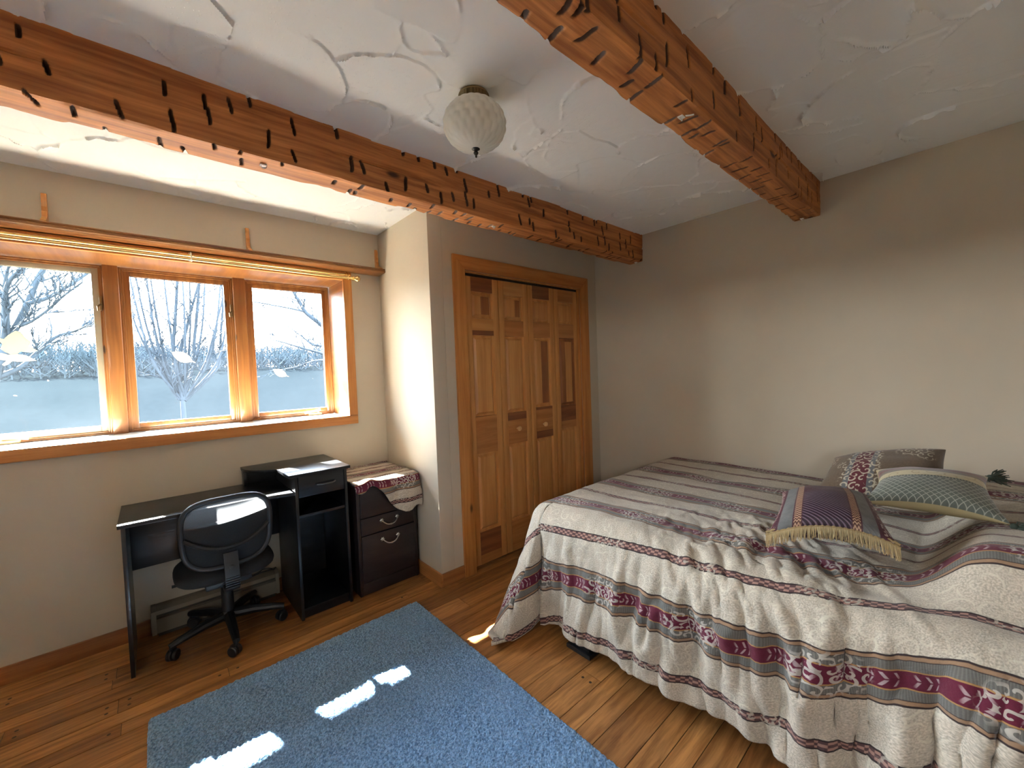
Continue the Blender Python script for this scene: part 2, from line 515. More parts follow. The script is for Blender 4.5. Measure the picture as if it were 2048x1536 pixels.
def film(name, col, tr):
    t = NT(name)
    d = t.n('BsdfDiffuse', {'Color': col})
    l = t.n('BsdfTranslucent', {'Color': tuple(c * tr for c in col)})
    t.t.links.new(t.n('AddShader', [d, l]), t.out.inputs[0])
    return t.m


MT['decal'] = film('white_leaf_film', (0.80, 0.81, 0.76), 0.10)
MT['decal_p'] = film('pale_leaf_film', (0.62, 0.76, 0.74), 0.07)
MT['orange'] = plain('orange_spot', (0.55, 0.20, 0.03), 0.6)
MT['bark'] = wood('tree_bark', (0.021, 0.028, 0.035), (0.013, 0.018, 0.023), 2, grain=20, rough=0.9, spec=0.1)
MT['woods'] = plain('far_bare_woods', (0.021, 0.028, 0.033), 0.95, spec=0.0)  # haze of distance put into the colour as blue-grey
MT['ground'] = plain('winter_field', (0.0034, 0.0048, 0.0057), 0.95, spec=0.0)  # hillside haze put into the base colour as a blue tint
MT['leafbrown'] = plain('dry_leaf', (0.12, 0.10, 0.07), 0.9)
MT['soffit'] = plain('eave_soffit', (0.30, 0.28, 0.25), 0.8)


# ------------------------------------------------------------------ mesh helpers
def new():
    return bmesh.new()


def join(bm, other):
    me = bpy.data.meshes.new('tmp')
    other.to_mesh(me)
    other.free()
    bm.from_mesh(me)
    bpy.data.meshes.remove(me)


def box(bm, x0, x1, y0, y1, z0, z1, bev=0.0, seg=2, mi=0, M=None):
    b = bmesh.new()
    bmesh.ops.create_cube(b, size=1.0)
    bmesh.ops.scale(b, vec=(x1 - x0, y1 - y0, z1 - z0), verts=b.verts)
    bmesh.ops.translate(b, vec=((x0 + x1) / 2, (y0 + y1) / 2, (z0 + z1) / 2), verts=b.verts)
    if bev > 0:
        bmesh.ops.bevel(b, geom=b.edges[:], offset=bev, segments=seg, profile=0.6, affect='EDGES')
    if M is not None:
        bmesh.ops.transform(b, matrix=M, verts=b.verts)
    for f in b.faces:
        f.material_index = mi
    join(bm, b)
    return bm


def prism(bm, poly, axis, d0, d1, bev=0.0, mi=0, M=None):
    """extrude a 2D polygon along an axis; poly in the two other axes in order (x,y,z minus axis)"""
    b = bmesh.new()

    def p3(p, d):
        if axis == 'z':
            return (p[0], p[1], d)
        if axis == 'y':
            return (p[0], d, p[1])
        return (d, p[0], p[1])
    lo = [b.verts.new(p3(p, d0)) for p in poly]
    hi = [b.verts.new(p3(p, d1)) for p in poly]
    n = len(poly)
    f1 = b.faces.new(lo)
    f2 = b.faces.new(hi)
    for i in range(n):
        b.faces.new((lo[i], lo[(i + 1) % n], hi[(i + 1) % n], hi[i]))
    bmesh.ops.recalc_face_normals(b, faces=b.faces)
    if bev > 0:
        es = list(set(f1.edges) | set(f2.edges))
        bmesh.ops.bevel(b, geom=es, offset=bev, segments=2, profile=0.6, affect='EDGES')
    if M is not None:
        bmesh.ops.transform(b, matrix=M, verts=b.verts)
    for f in b.faces:
        f.material_index = mi
    join(bm, b)
    return bm


def tube(bm, pts, rad, n=10, cap=True, sx=1.0, mi=0):
    pts = [Vector(p) for p in pts]
    if isinstance(rad, (int, float)):
        rad = [rad] * len(pts)
    rings = []
    up = None
    for i, p in enumerate(pts):
        a = pts[max(0, i - 1)]
        b = pts[min(len(pts) - 1, i + 1)]
        tg = (b - a).normalized()
        if up is None:
            up = Vector((0, 0, 1)) if abs(tg.z) < 0.9 else Vector((0, 1, 0))
        s = tg.cross(up).normalized()
        up = s.cross(tg).normalized()
        rings.append([bm.verts.new(p + (s * math.cos(2 * PI * k / n) * sx + up * math.sin(2 * PI * k / n)) * rad[i]) for k in range(n)])
    for i in range(len(rings) - 1):
        for k in range(n):
            f = bm.faces.new((rings[i][k], rings[i][(k + 1) % n], rings[i + 1][(k + 1) % n], rings[i + 1][k]))
            f.material_index = mi
    if cap:
        for rg, rev in ((rings[0], True), (rings[-1], False)):
            f = bm.faces.new(list(reversed(rg)) if rev else rg)
            f.material_index = mi
    return bm


def lathe(bm, prof, n=32, c=(0, 0, 0), M=None, mod=None, mi=0):
    b = bmesh.new()
    rings = []
    for (r, z) in prof:
        ring = []
        for k in range(n):
            a = 2 * PI * k / n
            rr = r * (mod(a, z) if mod else 1.0)
            ring.append(b.verts.new((c[0] + rr * math.cos(a), c[1] + rr * math.sin(a), c[2] + z)))
        rings.append(ring)
    for i in range(len(rings) - 1):
        for k in range(n):
            b.faces.new((rings[i][k], rings[i][(k + 1) % n], rings[i + 1][(k + 1) % n], rings[i + 1][k]))
    b.faces.new(list(reversed(rings[0])))
    b.faces.new(rings[-1])
    bmesh.ops.recalc_face_normals(b, faces=b.faces)
    if M is not None:
        bmesh.ops.transform(b, matrix=M, verts=b.verts)
    for f in b.faces:
        f.material_index = mi
    join(bm, b)
    return bm


def gridmesh(name, P, UV=None, wrap=False):
    """P: (ny, nx, 3) array -> mesh datablock"""
    ny, nx, _ = P.shape
    me = bpy.data.meshes.new(name)
    idx = np.arange(ny * nx).reshape(ny, nx)
    a = idx[:-1, :-1].ravel()
    b = idx[:-1, 1:].ravel()
    c = idx[1:, 1:].ravel()
    d = idx[1:, :-1].ravel()
    if wrap:
        a = np.concatenate([a, idx[:-1, -1]])
        b = np.concatenate([b, idx[:-1, 0]])
        c = np.concatenate([c, idx[1:, 0]])
        d = np.concatenate([d, idx[1:, -1]])
    F = np.stack([a, b, c, d], 1)
    me.vertices.add(ny * nx)
    me.vertices.foreach_set('co', P.reshape(-1).astype(np.float32))
    nf = len(F)
    me.loops.add(nf * 4)
    me.loops.foreach_set('vertex_index', F.reshape(-1).astype(np.int32))
    me.polygons.add(nf)
    me.polygons.foreach_set('loop_start', np.arange(0, nf * 4, 4, dtype=np.int32))
    me.polygons.foreach_set('loop_total', np.full(nf, 4, dtype=np.int32))
    me.update(calc_edges=True)
    me.polygons.foreach_set('use_smooth', np.ones(nf, dtype=bool))
    if UV is not None:
        lay = me.uv_layers.new(name='UVMap')
        lay.data.foreach_set('uv', UV.reshape(-1, 2)[F.reshape(-1)].reshape(-1).astype(np.float32))
    me.update()
    return me


def tagit(o, label=None, cat=None, group=None, kind=None):
    if label:
        o['label'] = label
    if cat:
        o['category'] = cat
    if group:
        o['group'] = group
    if kind:
        o['kind'] = kind
    return o


def obj(name, bm, mats, parent=None, world=False, ang=35, label=None):
    """bmesh or mesh -> one object.  With world=True the mesh is in world space even though it has a parent."""
    if isinstance(bm, bpy.types.Mesh):
        me = bm
        me.name = name
        if world and parent is not None:
            me.transform(parent.matrix_basis.inverted())
    else:
        if world and parent is not None:
            bmesh.ops.transform(bm, matrix=parent.matrix_basis.inverted(), verts=bm.verts)
        me = bpy.data.meshes.new(name)
        bm.to_mesh(me)
        bm.free()
        me.polygons.foreach_set('use_smooth', np.ones(len(me.polygons), dtype=bool))
        me.set_sharp_from_angle(angle=math.radians(ang))
    for m in (mats if isinstance(mats, (list, tuple)) else [mats]):
        me.materials.append(m)
    o = bpy.data.objects.new(name, me)
    COL.objects.link(o)
    if parent is not None:
        o.parent = parent
    if label:
        o['label'] = label
    return o


def sub(name, bm, mats, parent, base, ang=35, label=None):
    """child of a part whose parent chain has its origin at `base` (world-space mesh)"""
    bmesh.ops.transform(bm, matrix=Matrix.Translation(-Vector(base)), verts=bm.verts)
    return obj(name, bm, mats, parent, ang=ang, label=label)


def thing(name, loc, rotz=0.0, label=None, cat=None, group=None, kind=None):
    o = bpy.data.objects.new(name, None)
    o.empty_display_size = 0.1
    COL.objects.link(o)
    o.location = loc
    o.rotation_euler = (0, 0, rotz)
    o.matrix_basis = Matrix.LocRotScale(Vector(loc), Euler((0, 0, rotz)), None)
    return tagit(o, label, cat, group, kind)


def struct(name, bm, mats, label=None, cat=None):
    o = obj(name, bm, mats)
    return tagit(o, label, cat, kind='structure')


_NT = {}


def vnoise(x, y, seed=0):
    """smooth value noise, vectorised, about 0..1"""
    if seed not in _NT:
        _NT[seed] = np.random.RandomState(seed).rand(256, 256)
    T = _NT[seed]
    xi = np.floor(x).astype(int)
    yi = np.floor(y).astype(int)
    fx = x - xi
    fy = y - yi
    fx = fx * fx * fx * (fx * (fx * 6 - 15) + 10)
    fy = fy * fy * fy * (fy * (fy * 6 - 15) + 10)
    a = T[yi % 256, xi % 256]
    b = T[yi % 256, (xi + 1) % 256]
    c = T[(yi + 1) % 256, xi % 256]
    d = T[(yi + 1) % 256, (xi + 1) % 256]
    return (a * (1 - fx) + b * fx) * (1 - fy) + (c * (1 - fx) + d * fx) * fy


def fbm(x, y, seed=0, oct=4, g=0.5):
    s = 0
    a = 1
    tot = 0
    for k in range(oct):
        s = s + a * vnoise(x * 2 ** k, y * 2 ** k, seed + k)
        tot += a
        a *= g
    return s / tot


def sst(x, a, b):
    t = np.clip((x - a) / (b - a), 0, 1)
    return t * t * (3 - 2 * t)


# ================================================================== ROOM SHELL
XL, XR, YB, ZC = -2.75, 1.685, -4.5, 2.402
JY = -0.722
WX0, WX1, WZ0, WZ1 = -2.06, -0.262, 1.06, 2.05       # rough opening of the window

# floor: real planks running along X
fl = new()
box(fl, XL, XR, YB, 0.0, -0.06, -0.0035, mi=1)
lay_val = []
pr = random.Random(11)
y = 0.0
ws = [0.078, 0.128, 0.102]
k = 0
planks = []
pegs = []
while y > YB:
    w = ws[(k * 2 + pr.randint(0, 1)) % 3]
    y1 = max(YB, y - w)
    x = XL - pr.random() * 1.2
    while x < XR:
        ln = pr.uniform(0.7, 1.9)
        a, b = max(XL, x), min(XR, x + ln)
        if b - a > 0.01:
            planks.append((a + 0.0010, b - 0.0010, y1 + 0.0015, y - 0.0015, pr.random()))
            for e in (a + 0.035, b - 0.035):
                if pr.random() < 0.55 and XL + .1 < e < XR - .1:
                    for q in ((0.3, 0.7) if w > 0.09 else (0.5,)):
                        pegs.append((e, y1 + (y - y1) * q))
        x += ln
    y = y1
    k += 1
cl = fl.loops.layers.float_color.new('plank')
for (a, b, c, d, v) in planks:
    vs = [fl.verts.new(p) for p in ((a, c, 0), (b, c, 0), (b, d, 0), (a, d, 0))]
    lo = [fl.verts.new((p.co.x, p.co.y, -0.0035)) for p in vs]
    fs = [fl.faces.new(vs)]
    for i in range(4):
        fs.append(fl.faces.new((vs[i], lo[i], lo[(i + 1) % 4], vs[(i + 1) % 4])))
    for f in fs:
        f.material_index = 0
        for lp in f.loops:
            lp[cl] = (v, v, v, 1)
for (px, py) in pegs:
    vs = [fl.verts.new((px + 0.0065 * math.cos(t * PI / 5), py + 0.0065 * math.sin(t * PI / 5), 0.0004)) for t in range(10)]
    f = fl.faces.new(vs)
    f.material_index = 2
struct('floor', fl, [MT['floor'], MT['gap'], MT['peg']], 'medium brown oak plank floor with dark round pegs', 'floor')

# ceiling: plaster laid on in overlapping trowel strokes
CX0, CY0_ = -2.25, -3.35
step = 0.0052
nx, ny = int((XR - CX0) / step) + 1, int(-CY0_ / step) + 1
gx, gy = np.meshgrid(np.linspace(CX0, XR, nx), np.linspace(CY0_, 0, ny))
H = np.zeros_like(gx)
rs = np.random.RandomState(5)
wob = [0.022 * (fbm(gx * f_, gy * f_, sd, 3) - 0.5) * 2 for f_, sd in ((8, 31), (8, 41))]
wx, wy = gx + wob[0], gy + wob[1]
rough = vnoise(gx * 30, gy * 30, 51)
for kst in range(300):
    cx, cy = rs.uniform(CX0, XR), rs.uniform(CY0_, 0)
    R = rs.uniform(0.12, 0.32)
    th = rs.uniform(0, 2 * PI)
    asp = rs.uniform(0.5, 1.0)
    ii = np.where((gx[0] > cx - R * 1.15) & (gx[0] < cx + R * 1.15))[0]
    jj = np.where((gy[:, 0] > cy - R * 1.15) & (gy[:, 0] < cy + R * 1.15))[0]
    if len(ii) < 2 or len(jj) < 2:
        continue
    sl = np.s_[jj[0]:jj[-1] + 1, ii[0]:ii[-1] + 1]
    dx, dy = wx[sl] - cx, wy[sl] - cy
    lx = dx * math.cos(th) + dy * math.sin(th)
    ly = (-dx * math.sin(th) + dy * math.cos(th)) / asp
    dist = np.sqrt(lx * lx + ly * ly)
    m = (dist < R) & (lx > -R * 0.55)
    hh = 0.004 * rs.rand() + rs.uniform(-0.006, 0.010) * lx / R
    edge = R - dist
    amp = rs.uniform(0.008, 0.022)
    mod = np.clip((rough[sl] - 0.18) * 1.9, 0, 1.3) * sst(vnoise(dx * 6 + kst * 3.1 + 20, dy * 6 + 20, 61), 0.22, 0.55)
    ridge = amp * np.exp(-(edge / 0.0075) ** 1.3 * (edge > 0)) * mod * sst(lx, -R * 0.25, R * 0.3)
    Hs = H[sl]
    Hs[m] = hh[m] * 0.92 + 0.08 * Hs[m]
    Hs += np.where(m, ridge, 0)
    out = (~m) & (dist < R + 0.010) & (lx > 0)
    Hs += np.where(out, 0.35 * amp * np.exp(-((dist - R) / 0.004) ** 2) * mod, 0)
H += 0.0012 * (fbm(gx * 14, gy * 14, 71, 3) - 0.5)
edgef = sst(XR - gx, 0, 0.03) * sst(-gy, 0, 0.03) * sst(gx - CX0, 0, 0.03) * sst(gy - CY0_, 0, 0.03)
P = np.stack([gx, gy, ZC - H * edgef], -1)
ceil_me = gridmesh('ceiling', P[:, ::-1])
bm_ = bmesh.new()
bm_.from_mesh(ceil_me)
for (xa, xb, ya, yb) in ((XL, CX0, YB, 0.0), (CX0, XR, YB, CY0_)):
    bm_.faces.new([bm_.verts.new(q) for q in ((xa, ya, ZC), (xa, yb, ZC), (xb, yb, ZC), (xb, ya, ZC))])
bm_.to_mesh(ceil_me)
bm_.free()
ceil_me.set_sharp_from_angle(angle=math.radians(55))
co = obj('ceiling', ceil_me, MT['ceiling'])
tagit(co, 'white plaster ceiling with raised trowel swirls', 'ceiling', kind='structure')
sl_b = new()
box(sl_b, XL - 0.2, XR + 0.3, YB - 0.2, 0.5, ZC + 0.03, ZC + 0.2)
struct('ceiling_slab', sl_b, MT['soffit'])

# walls
WT = 0.36
b = new()
box(b, XL, WX0, 0, WT, -0.06, ZC + 0.03)
box(b, WX1, XR + 0.1, 0, WT, -0.06, ZC + 0.03)
box(b, WX0, WX1, 0, WT, -0.06, WZ0)
box(b, WX0, WX1, 0, WT, WZ1, ZC + 0.03)
struct('wall_window', b, MT['wall'], 'beige painted wall with the triple window', 'wall')
b = new()
box(b, 0.0, 0.10, JY, 0.0, -0.06, ZC + 0.03, 0.004)
struct('wall_alcove', b, MT['wall'], 'narrow beige return wall beside the file cabinet', 'wall')
DX0, DX1, DZ = 0.26, 1.454, 2.03
b = new()
box(b, 0.10, DX0, JY, JY + 0.10, -0.06, ZC + 0.03)
box(b, DX1, XR, JY, JY + 0.10, -0.06, ZC + 0.03)
box(b, DX0, DX1, JY, JY + 0.10, DZ, ZC + 0.03)
struct('wall_closet', b, MT['wall'], 'beige painted wall around the closet doors', 'wall')
b = new()
box(b, XR, XR + 0.1, YB, 0, -0.06, ZC + 0.03)
struct('wall_right', b, MT['wall'], 'long plain beige wall behind the bed', 'wall')
b = new()
box(b, XL - 0.1, XL, YB, -4.05, -0.06, ZC + 0.03)
box(b, XL - 0.1, XL, -3.5, 0.0, -0.06, ZC + 0.03)
box(b, XL - 0.1, XL, -4.05, -3.5, -0.06, 1.38)
box(b, XL - 0.1, XL, -4.05, -3.5, 1.82, ZC + 0.03)
struct('wall_left', b, MT['wall'])
b = new()
for (ya, yb, za, zb) in ((-4.05, -4.025, 1.38, 1.82), (-3.525, -3.5, 1.38, 1.82), (-4.025, -3.525, 1.38, 1.405), (-4.025, -3.525, 1.795, 1.82)):
    box(b, XL - 0.08, XL - 0.03, ya, yb, za, zb, 0.003)
struct('added_fill_window', b, MT['casing_x'])  # made-up opening out of view, added for soft fill light
b = new()
box(b, XL - 0.1, XR + 0.1, YB - 0.1, YB, -0.06, ZC + 0.03)
struct('wall_rear', b, MT['wall'])


def baseboard(bm, x0, x1, y0, y1, h=0.082):
    box(bm, x0, x1, y0, y1, 0.0, h, 0.003)


b = new()
baseboard(b, XL, -1.39, -0.015, 0)
baseboard(b, -0.77, 0.0, -0.015, 0)
struct('baseboard_window', b, MT['base'], 'brown wooden baseboard under the window', 'baseboard')
b = new()
baseboard(b, -0.015, 0.0, JY - 0.015, -0.015)
struct('baseboard_alcove', b, MT['base_y'], 'short wooden baseboard beside the file cabinet', 'baseboard')
b = new()
baseboard(b, 0.0, 0.1675, JY - 0.015, JY)
struct('baseboard_closet', b, MT['base'], 'short wooden baseboard left of the closet casing', 'baseboard')
b = new()
baseboard(b, XR - 0.015, XR, YB, JY)
struct('baseboard_right', b, MT['base_y'])


# hewn beams
def beam(name, y0, y1, zb, seed, label):
    """square beam along X with rows of adze cuts on the bottom and both sides"""
    h = ZC + 0.02 - zb
    w = y1 - y0
    X0, X1 = -2.4, XR
    per = 2 * h + w
    ns = int(per / 0.0070)
    nxx = int((X1 - X0) / 0.0036)
    s = np.linspace(0, per, ns)
    s[np.argmin(abs(s - h))] = h
    s[np.argmin(abs(s - h - w))] = h + w
    xs = np.linspace(X0, X1, nxx)
    S, Xg = np.meshgrid(s, xs)
    Y = np.where(S < h, y0, np.where(S > h + w, y1, y0 + (S - h)))
    Z = np.where(S < h, ZC + 0.02 - S, np.where(S > h + w, zb + (S - h - w), zb))
    nyv = np.where(S < h, -1.0, np.where(S > h + w, 1.0, 0.0))
    nzv = np.where((S >= h) & (S <= h + w), -1.0, 0.0)
    cor = (abs(S - h) < 1e-6)
    cor2 = (abs(S - h - w) < 1e-6)
    nyv = np.where(cor, -0.7, np.where(cor2, 0.7, nyv))
    nzv = np.where(cor | cor2, -0.7, nzv)
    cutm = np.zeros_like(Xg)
    D = 0.006 * (fbm(Xg * 2.3, S * 9, seed, 4) - 0.5) + 0.0025 * (fbm(Xg * 12, S * 50, seed + 9, 2) - 0.5)
    # broken arrises
    ed = np.minimum(abs(S - h), abs(S - h - w))
    D -= 0.010 * np.exp(-(ed / 0.010) ** 2) * sst(fbm(Xg * 7, S * 0 + 3.3, seed + 5, 3), 0.45, 0.75)
    r2 = np.random.RandomState(seed)

    def cut(xc, sc, L, wid, dep, slant):
        i0, i1 = np.searchsorted(xs, [xc - 0.09, xc + 0.09])
        j0, j1 = np.searchsorted(s, [sc - L, sc + L])
        if i1 - i0 < 2 or j1 - j0 < 2:
            return
        sl = np.s_[i0:i1, j0:j1]
        lx = Xg[sl] - xc - slant * (S[sl] - sc) - 0.004 * np.sin((S[sl] - sc) * 60)
        ls = (S[sl] - sc) / (L / 2)
        prof = np.where(lx < 0, np.clip(1 + lx / (wid * 0.45), 0, 1), np.clip(1 - lx / (wid * 1.3), 0, 1))
        pr_ = prof * np.clip(1 - ls ** 4, 0, 1)
        D[sl] -= dep * pr_
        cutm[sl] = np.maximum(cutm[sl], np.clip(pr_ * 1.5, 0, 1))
    for face, (sa, sb, rows) in enumerate(((0.0, h, 2), (h, h + w, 2), (h + w, per, 2))):
        x = X0 + 0.1
        while x < X1:
            for row in range(rows):
                if r2.rand() < 0.68:
                    sc = sa + (sb - sa) * ((row + 0.5) / rows + r2.uniform(-0.18, 0.18))
                    cut(x + r2.uniform(-0.05, 0.05), sc, r2.uniform(0.035, 0.080), 0.0075 if x < -0.8 else 0.0105, r2.uniform(0.014, 0.026), r2.uniform(-0.25, 0.15))
            x += r2.uniform(0.085, 0.15) if x < -0.9 else r2.uniform(0.055, 0.095)
    # a long drying crack on the room-side face
    ck = sa_crack = h * 0.56 + 0.012 * (fbm(Xg * 1.6, S * 0, seed + 3, 3) - 0.5)
    D -= np.where(S < h, 0.009 * np.exp(-((S - ck) / 0.004) ** 2) * sst(vnoise(Xg * 2.2, Xg * 0, seed + 4), 0.2, 0.5), 0)
    P = np.stack([Xg, Y + nyv * D, Z + nzv * D], -1)
    me = gridmesh(name, P[:, ::-1])
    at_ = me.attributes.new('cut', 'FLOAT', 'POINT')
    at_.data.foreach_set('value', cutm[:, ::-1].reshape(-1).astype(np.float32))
    me.set_sharp_from_angle(angle=math.radians(40))
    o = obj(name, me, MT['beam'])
    tagit(o, label, 'beam', kind='structure')


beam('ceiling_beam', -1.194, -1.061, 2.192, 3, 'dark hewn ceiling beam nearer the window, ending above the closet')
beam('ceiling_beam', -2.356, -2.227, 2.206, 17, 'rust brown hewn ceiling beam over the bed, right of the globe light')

# ================================================================== WINDOW
win = thing('window_1', (-1.16, 0.1, 1.06), label='three-pane pine window with deep sunlit sill', cat='window', kind='structure')
WB = (-1.16, 0.1, 1.06)
SILL, HEAD, JR, JL = 1.079, 2.035, -0.276, -2.046
b = new()
box(b, -2.12, -0.216, -0.022, 0.0, 1.018, SILL, 0.004)
obj('bottom_casing', b, MT['casing_x'], win, True)
b = new()
box(b, JR, -0.216, -0.022, 0.0, SILL, 2.094, 0.004)
obj('side_casing', b, MT['casing_z'], win, True)
b = new()
box(b, -2.12, JL, -0.022, 0.0, SILL, 2.094, 0.004)
obj('side_casing', b, MT['casing_z'], win, True)
b = new()
box(b, JL, JR, -0.022, 0.0, HEAD, 2.094, 0.003)
obj('head_casing', b, MT['casing_x'], win, True)
b = new()
box(b, JL, JR, -0.0215, 0.34, 1.058, SILL - 0.0005, 0.003)
obj('sill', b, MT['sill'], win, True)
b = new()
box(b, JL, JR, -0.0215, 0.34, HEAD + 0.0005, HEAD + 0.014, 0.001)
box(b, JR + 0.0005, JR + 0.013, -0.0215, 0.34, SILL, HEAD, 0.001)
box(b, JL - 0.013, JL - 0.0005, -0.0215, 0.34, SILL, HEAD, 0.001)
obj('jamb', b, MT['pine_y'], win, True)
MUL = ((-1.497, -1.432), (-0.886, -0.818))
for (a, c) in MUL:
    b = new()
    box(b, a, c, 0.275, 0.355, SILL - 0.002, HEAD + 0.001, 0.005)
    obj('mullion', b, MT['pine_z'], win, True)
OPEN = ((JL, -1.497), (-1.432, -0.886), (-0.818, JR))


def framebox(b, x0, x1, z0, z1, w, y0, y1, bev=0.002, wb=None):
    wb = wb or w
    box(b, x0, x0 + w, y0, y1, z0, z1, bev)
    box(b, x1 - w, x1, y0, y1, z0, z1, bev)
    box(b, x0 + w, x1 - w, y0, y1, z0, z0 + wb, bev)
    box(b, x0 + w, x1 - w, y0, y1, z1 - w, z1, bev)


for i, (a, c) in enumerate(OPEN):
    b = new()
    framebox(b, a, c, SILL, HEAD, 0.010, 0.300, 0.350)
    framebox(b, a + 0.010, c - 0.010, SILL + 0.010, HEAD - 0.010, 0.009, 0.308, 0.350)
    obj('window_stop', b, MT['pine_z'], win, True)
    b = new()
    framebox(b, a + 0.017, c - 0.017, SILL + 0.014, HEAD - 0.015, 0.030, 0.316, 0.352, 0.004, 0.036)
    sash = obj('sash', b, MT['sash_grey'] if i == 0 else MT['pine_z'], win, True)
    b = new()
    bmesh.ops.create_grid(b, x_segments=1, y_segments=1, size=0.5)
    bmesh.ops.transform(b, matrix=Matrix.Translation(((a + c) / 2, 0.336, (SILL + HEAD) / 2)) @ Matrix.Rotation(PI / 2, 4, 'X') @ Matrix.Diagonal((c - a - 0.08, HEAD - SILL - 0.08, 1, 1)), verts=b.verts)
    sub('pane', b, MT['glass_screen'] if i == 0 else MT['glass'], sash, WB)
    if i != 1:
        b = new()
        cx = a + 0.16 if i == 0 else c - 0.14
        s = -1 if i == 0 else 1
        box(b, cx - 0.045, cx + 0.045, 0.285, 0.312, SILL, SILL + 0.016, 0.005, 3)
        tube(b, [(cx + s * 0.02, 0.295, SILL + 0.014), (cx + s * 0.024, 0.290, SILL + 0.030), (cx - s * 0.02, 0.283, SILL + 0.028), (cx - s * 0.075, 0.280, SILL + 0.018)], [0.008, 0.007, 0.006, 0.006], 10)
        bmesh.ops.create_uvsphere(b, u_segments=10, v_segments=8, radius=0.010, matrix=Matrix.Translation((cx + s * 0.03, 0.288, SILL + 0.036)))
        sub('crank_handle', b, MT['crank'], sash, WB)
    if i != 2:
        b = new()
        xx = c - 0.012 if i == 0 else c + 0.0
        xx = c - 0.014
        box(b, xx - 0.006, xx + 0.006, 0.288, 0.304, 1.78, 1.86, 0.003)
        tube(b, [(xx, 0.290, 1.815), (xx - 0.012, 0.278, 1.80), (xx - 0.010, 0.274, 1.775)], [0.005, 0.005, 0.004], 8)
        sub('sash_lock', b, MT['abrass'], sash, WB)

# wall shelf above the window (plate rail) with its bracket uprights
sh = thing('wall_shelf', (-1.0, -0.001, 2.097), label='long pine ledge shelf above the window with three uprights', cat='shelf')
b = new()
prism(b, [(0.0, 2.096), (-0.100, 2.100), (-0.112, 2.104), (-0.114, 2.112), (-0.108, 2.118), (-0.112, 2.124), (-0.106, 2.130), (0.0, 2.130)], 'x', -2.30, -0.001, 0.0)
obj('shelf_board', b, MT['pine_x'], sh, True, 25)
for bx in (-1.662, -0.835, -0.020):
    b = new()
    prism(b, [(0.0, 2.130), (-0.095, 2.130), (-0.092, 2.138), (-0.078, 2.142), (-0.066, 2.152), (-0.050, 2.155), (-0.040, 2.166), (-0.030, 2.172), (-0.028, 2.19), (-0.022, 2.20), (-0.026, 2.22), (-0.018, 2.235), (-0.021, 2.26), (-0.014, 2.286), (0.0, 2.288)], 'x', bx - 0.0095, bx + 0.0095, 0.0015)
    obj('bracket', b, MT['casing_z'], sh, True)

# double brass curtain rod under the shelf
cr_ = thing('curtain_rod', (-1.2, -0.06, 2.04), label='double brass curtain rod under the pine ledge', cat='curtain rod')
for (yy, zz, rr, xe) in ((-0.052, 2.066, 0.008, -0.236), (-0.082, 2.040, 0.009, -0.232)):
    b = new()
    tube(b, [(-2.25, yy, zz), (-1.2, yy, zz), (xe, yy, zz)], rr, 16)
    obj('rod', b, MT['brass'], cr_, True)
b = new()
lathe(b, [(0.005, 0), (0.015, 0.002), (0.015, 0.008), (0.008, 0.013), (0.016, 0.020), (0.022, 0.032), (0.018, 0.046), (0.008, 0.054), (0.002, 0.057)], 16, M=Matrix.Translation((-0.232, -0.082, 2.040)) @ Matrix.Rotation(PI / 2, 4, 'Y'))
obj('finial', b, MT['brass'], cr_, True)
for bx in (-0.262, -1.12):
    b = new()
    box(b, bx - 0.008, bx + 0.008, -0.0245, -0.0225, 2.038, 2.088, 0.001)
    tube(b, [(bx, -0.024, 2.078), (bx, -0.060, 2.082), (bx, -0.084, 2.060), (bx, -0.090, 2.036), (bx, -0.082, 2.028), (bx, -0.072, 2.034)], 0.0035, 8)
    obj('bracket', b, MT['white'] if bx < -1 else MT['brass'], cr_, True)


# window decals (thin films stuck on the glass)
def outline(pts, rot, size, cx, cz, yy):
    out = []
    for (a, c) in pts:
        a, c = a * size, c * size
        out.append((cx + a * math.cos(rot) - c * math.sin(rot), cz + a * math.sin(rot) + c * math.cos(rot)))
    return out


LEAF = [(-0.5, 0.02), (-0.42, 0.10), (-0.30, 0.17), (-0.12, 0.24), (0.06, 0.235), (0.22, 0.18), (0.34, 0.09), (0.42, 0.03), (0.56, 0.02), (0.56, -0.01), (0.41, -0.03), (0.34, -0.10), (0.20, -0.20), (0.02, -0.25), (-0.16, -0.22), (-0.32, -0.14), (-0.43, -0.06)]
MAPLE = [(-0.5, 0.30), (-0.28, 0.22), (-0.20, 0.36), (-0.06, 0.52), (0.06, 0.50), (0.16, 0.34), (0.30, 0.20), (0.26, 0.06), (0.46, -0.08), (0.30, -0.16), (0.10, -0.14), (-0.04, -0.30), (-0.22, -0.20), (-0.34, -0.10), (-0.30, 0.06)]
WING = [(-0.5, -0.02), (-0.40, 0.10), (-0.24, 0.12), (-0.10, 0.06), (0.10, 0.08), (0.28, 0.04), (0.50, -0.14), (0.30, -0.16), (0.10, -0.17), (-0.02, -0.15), (-0.12, -0.26), (-0.20, -0.30), (-0.24, -0.26), (-0.14, -0.13), (-0.30, -0.10), (-0.44, -0.08)]
GY = 0.3345
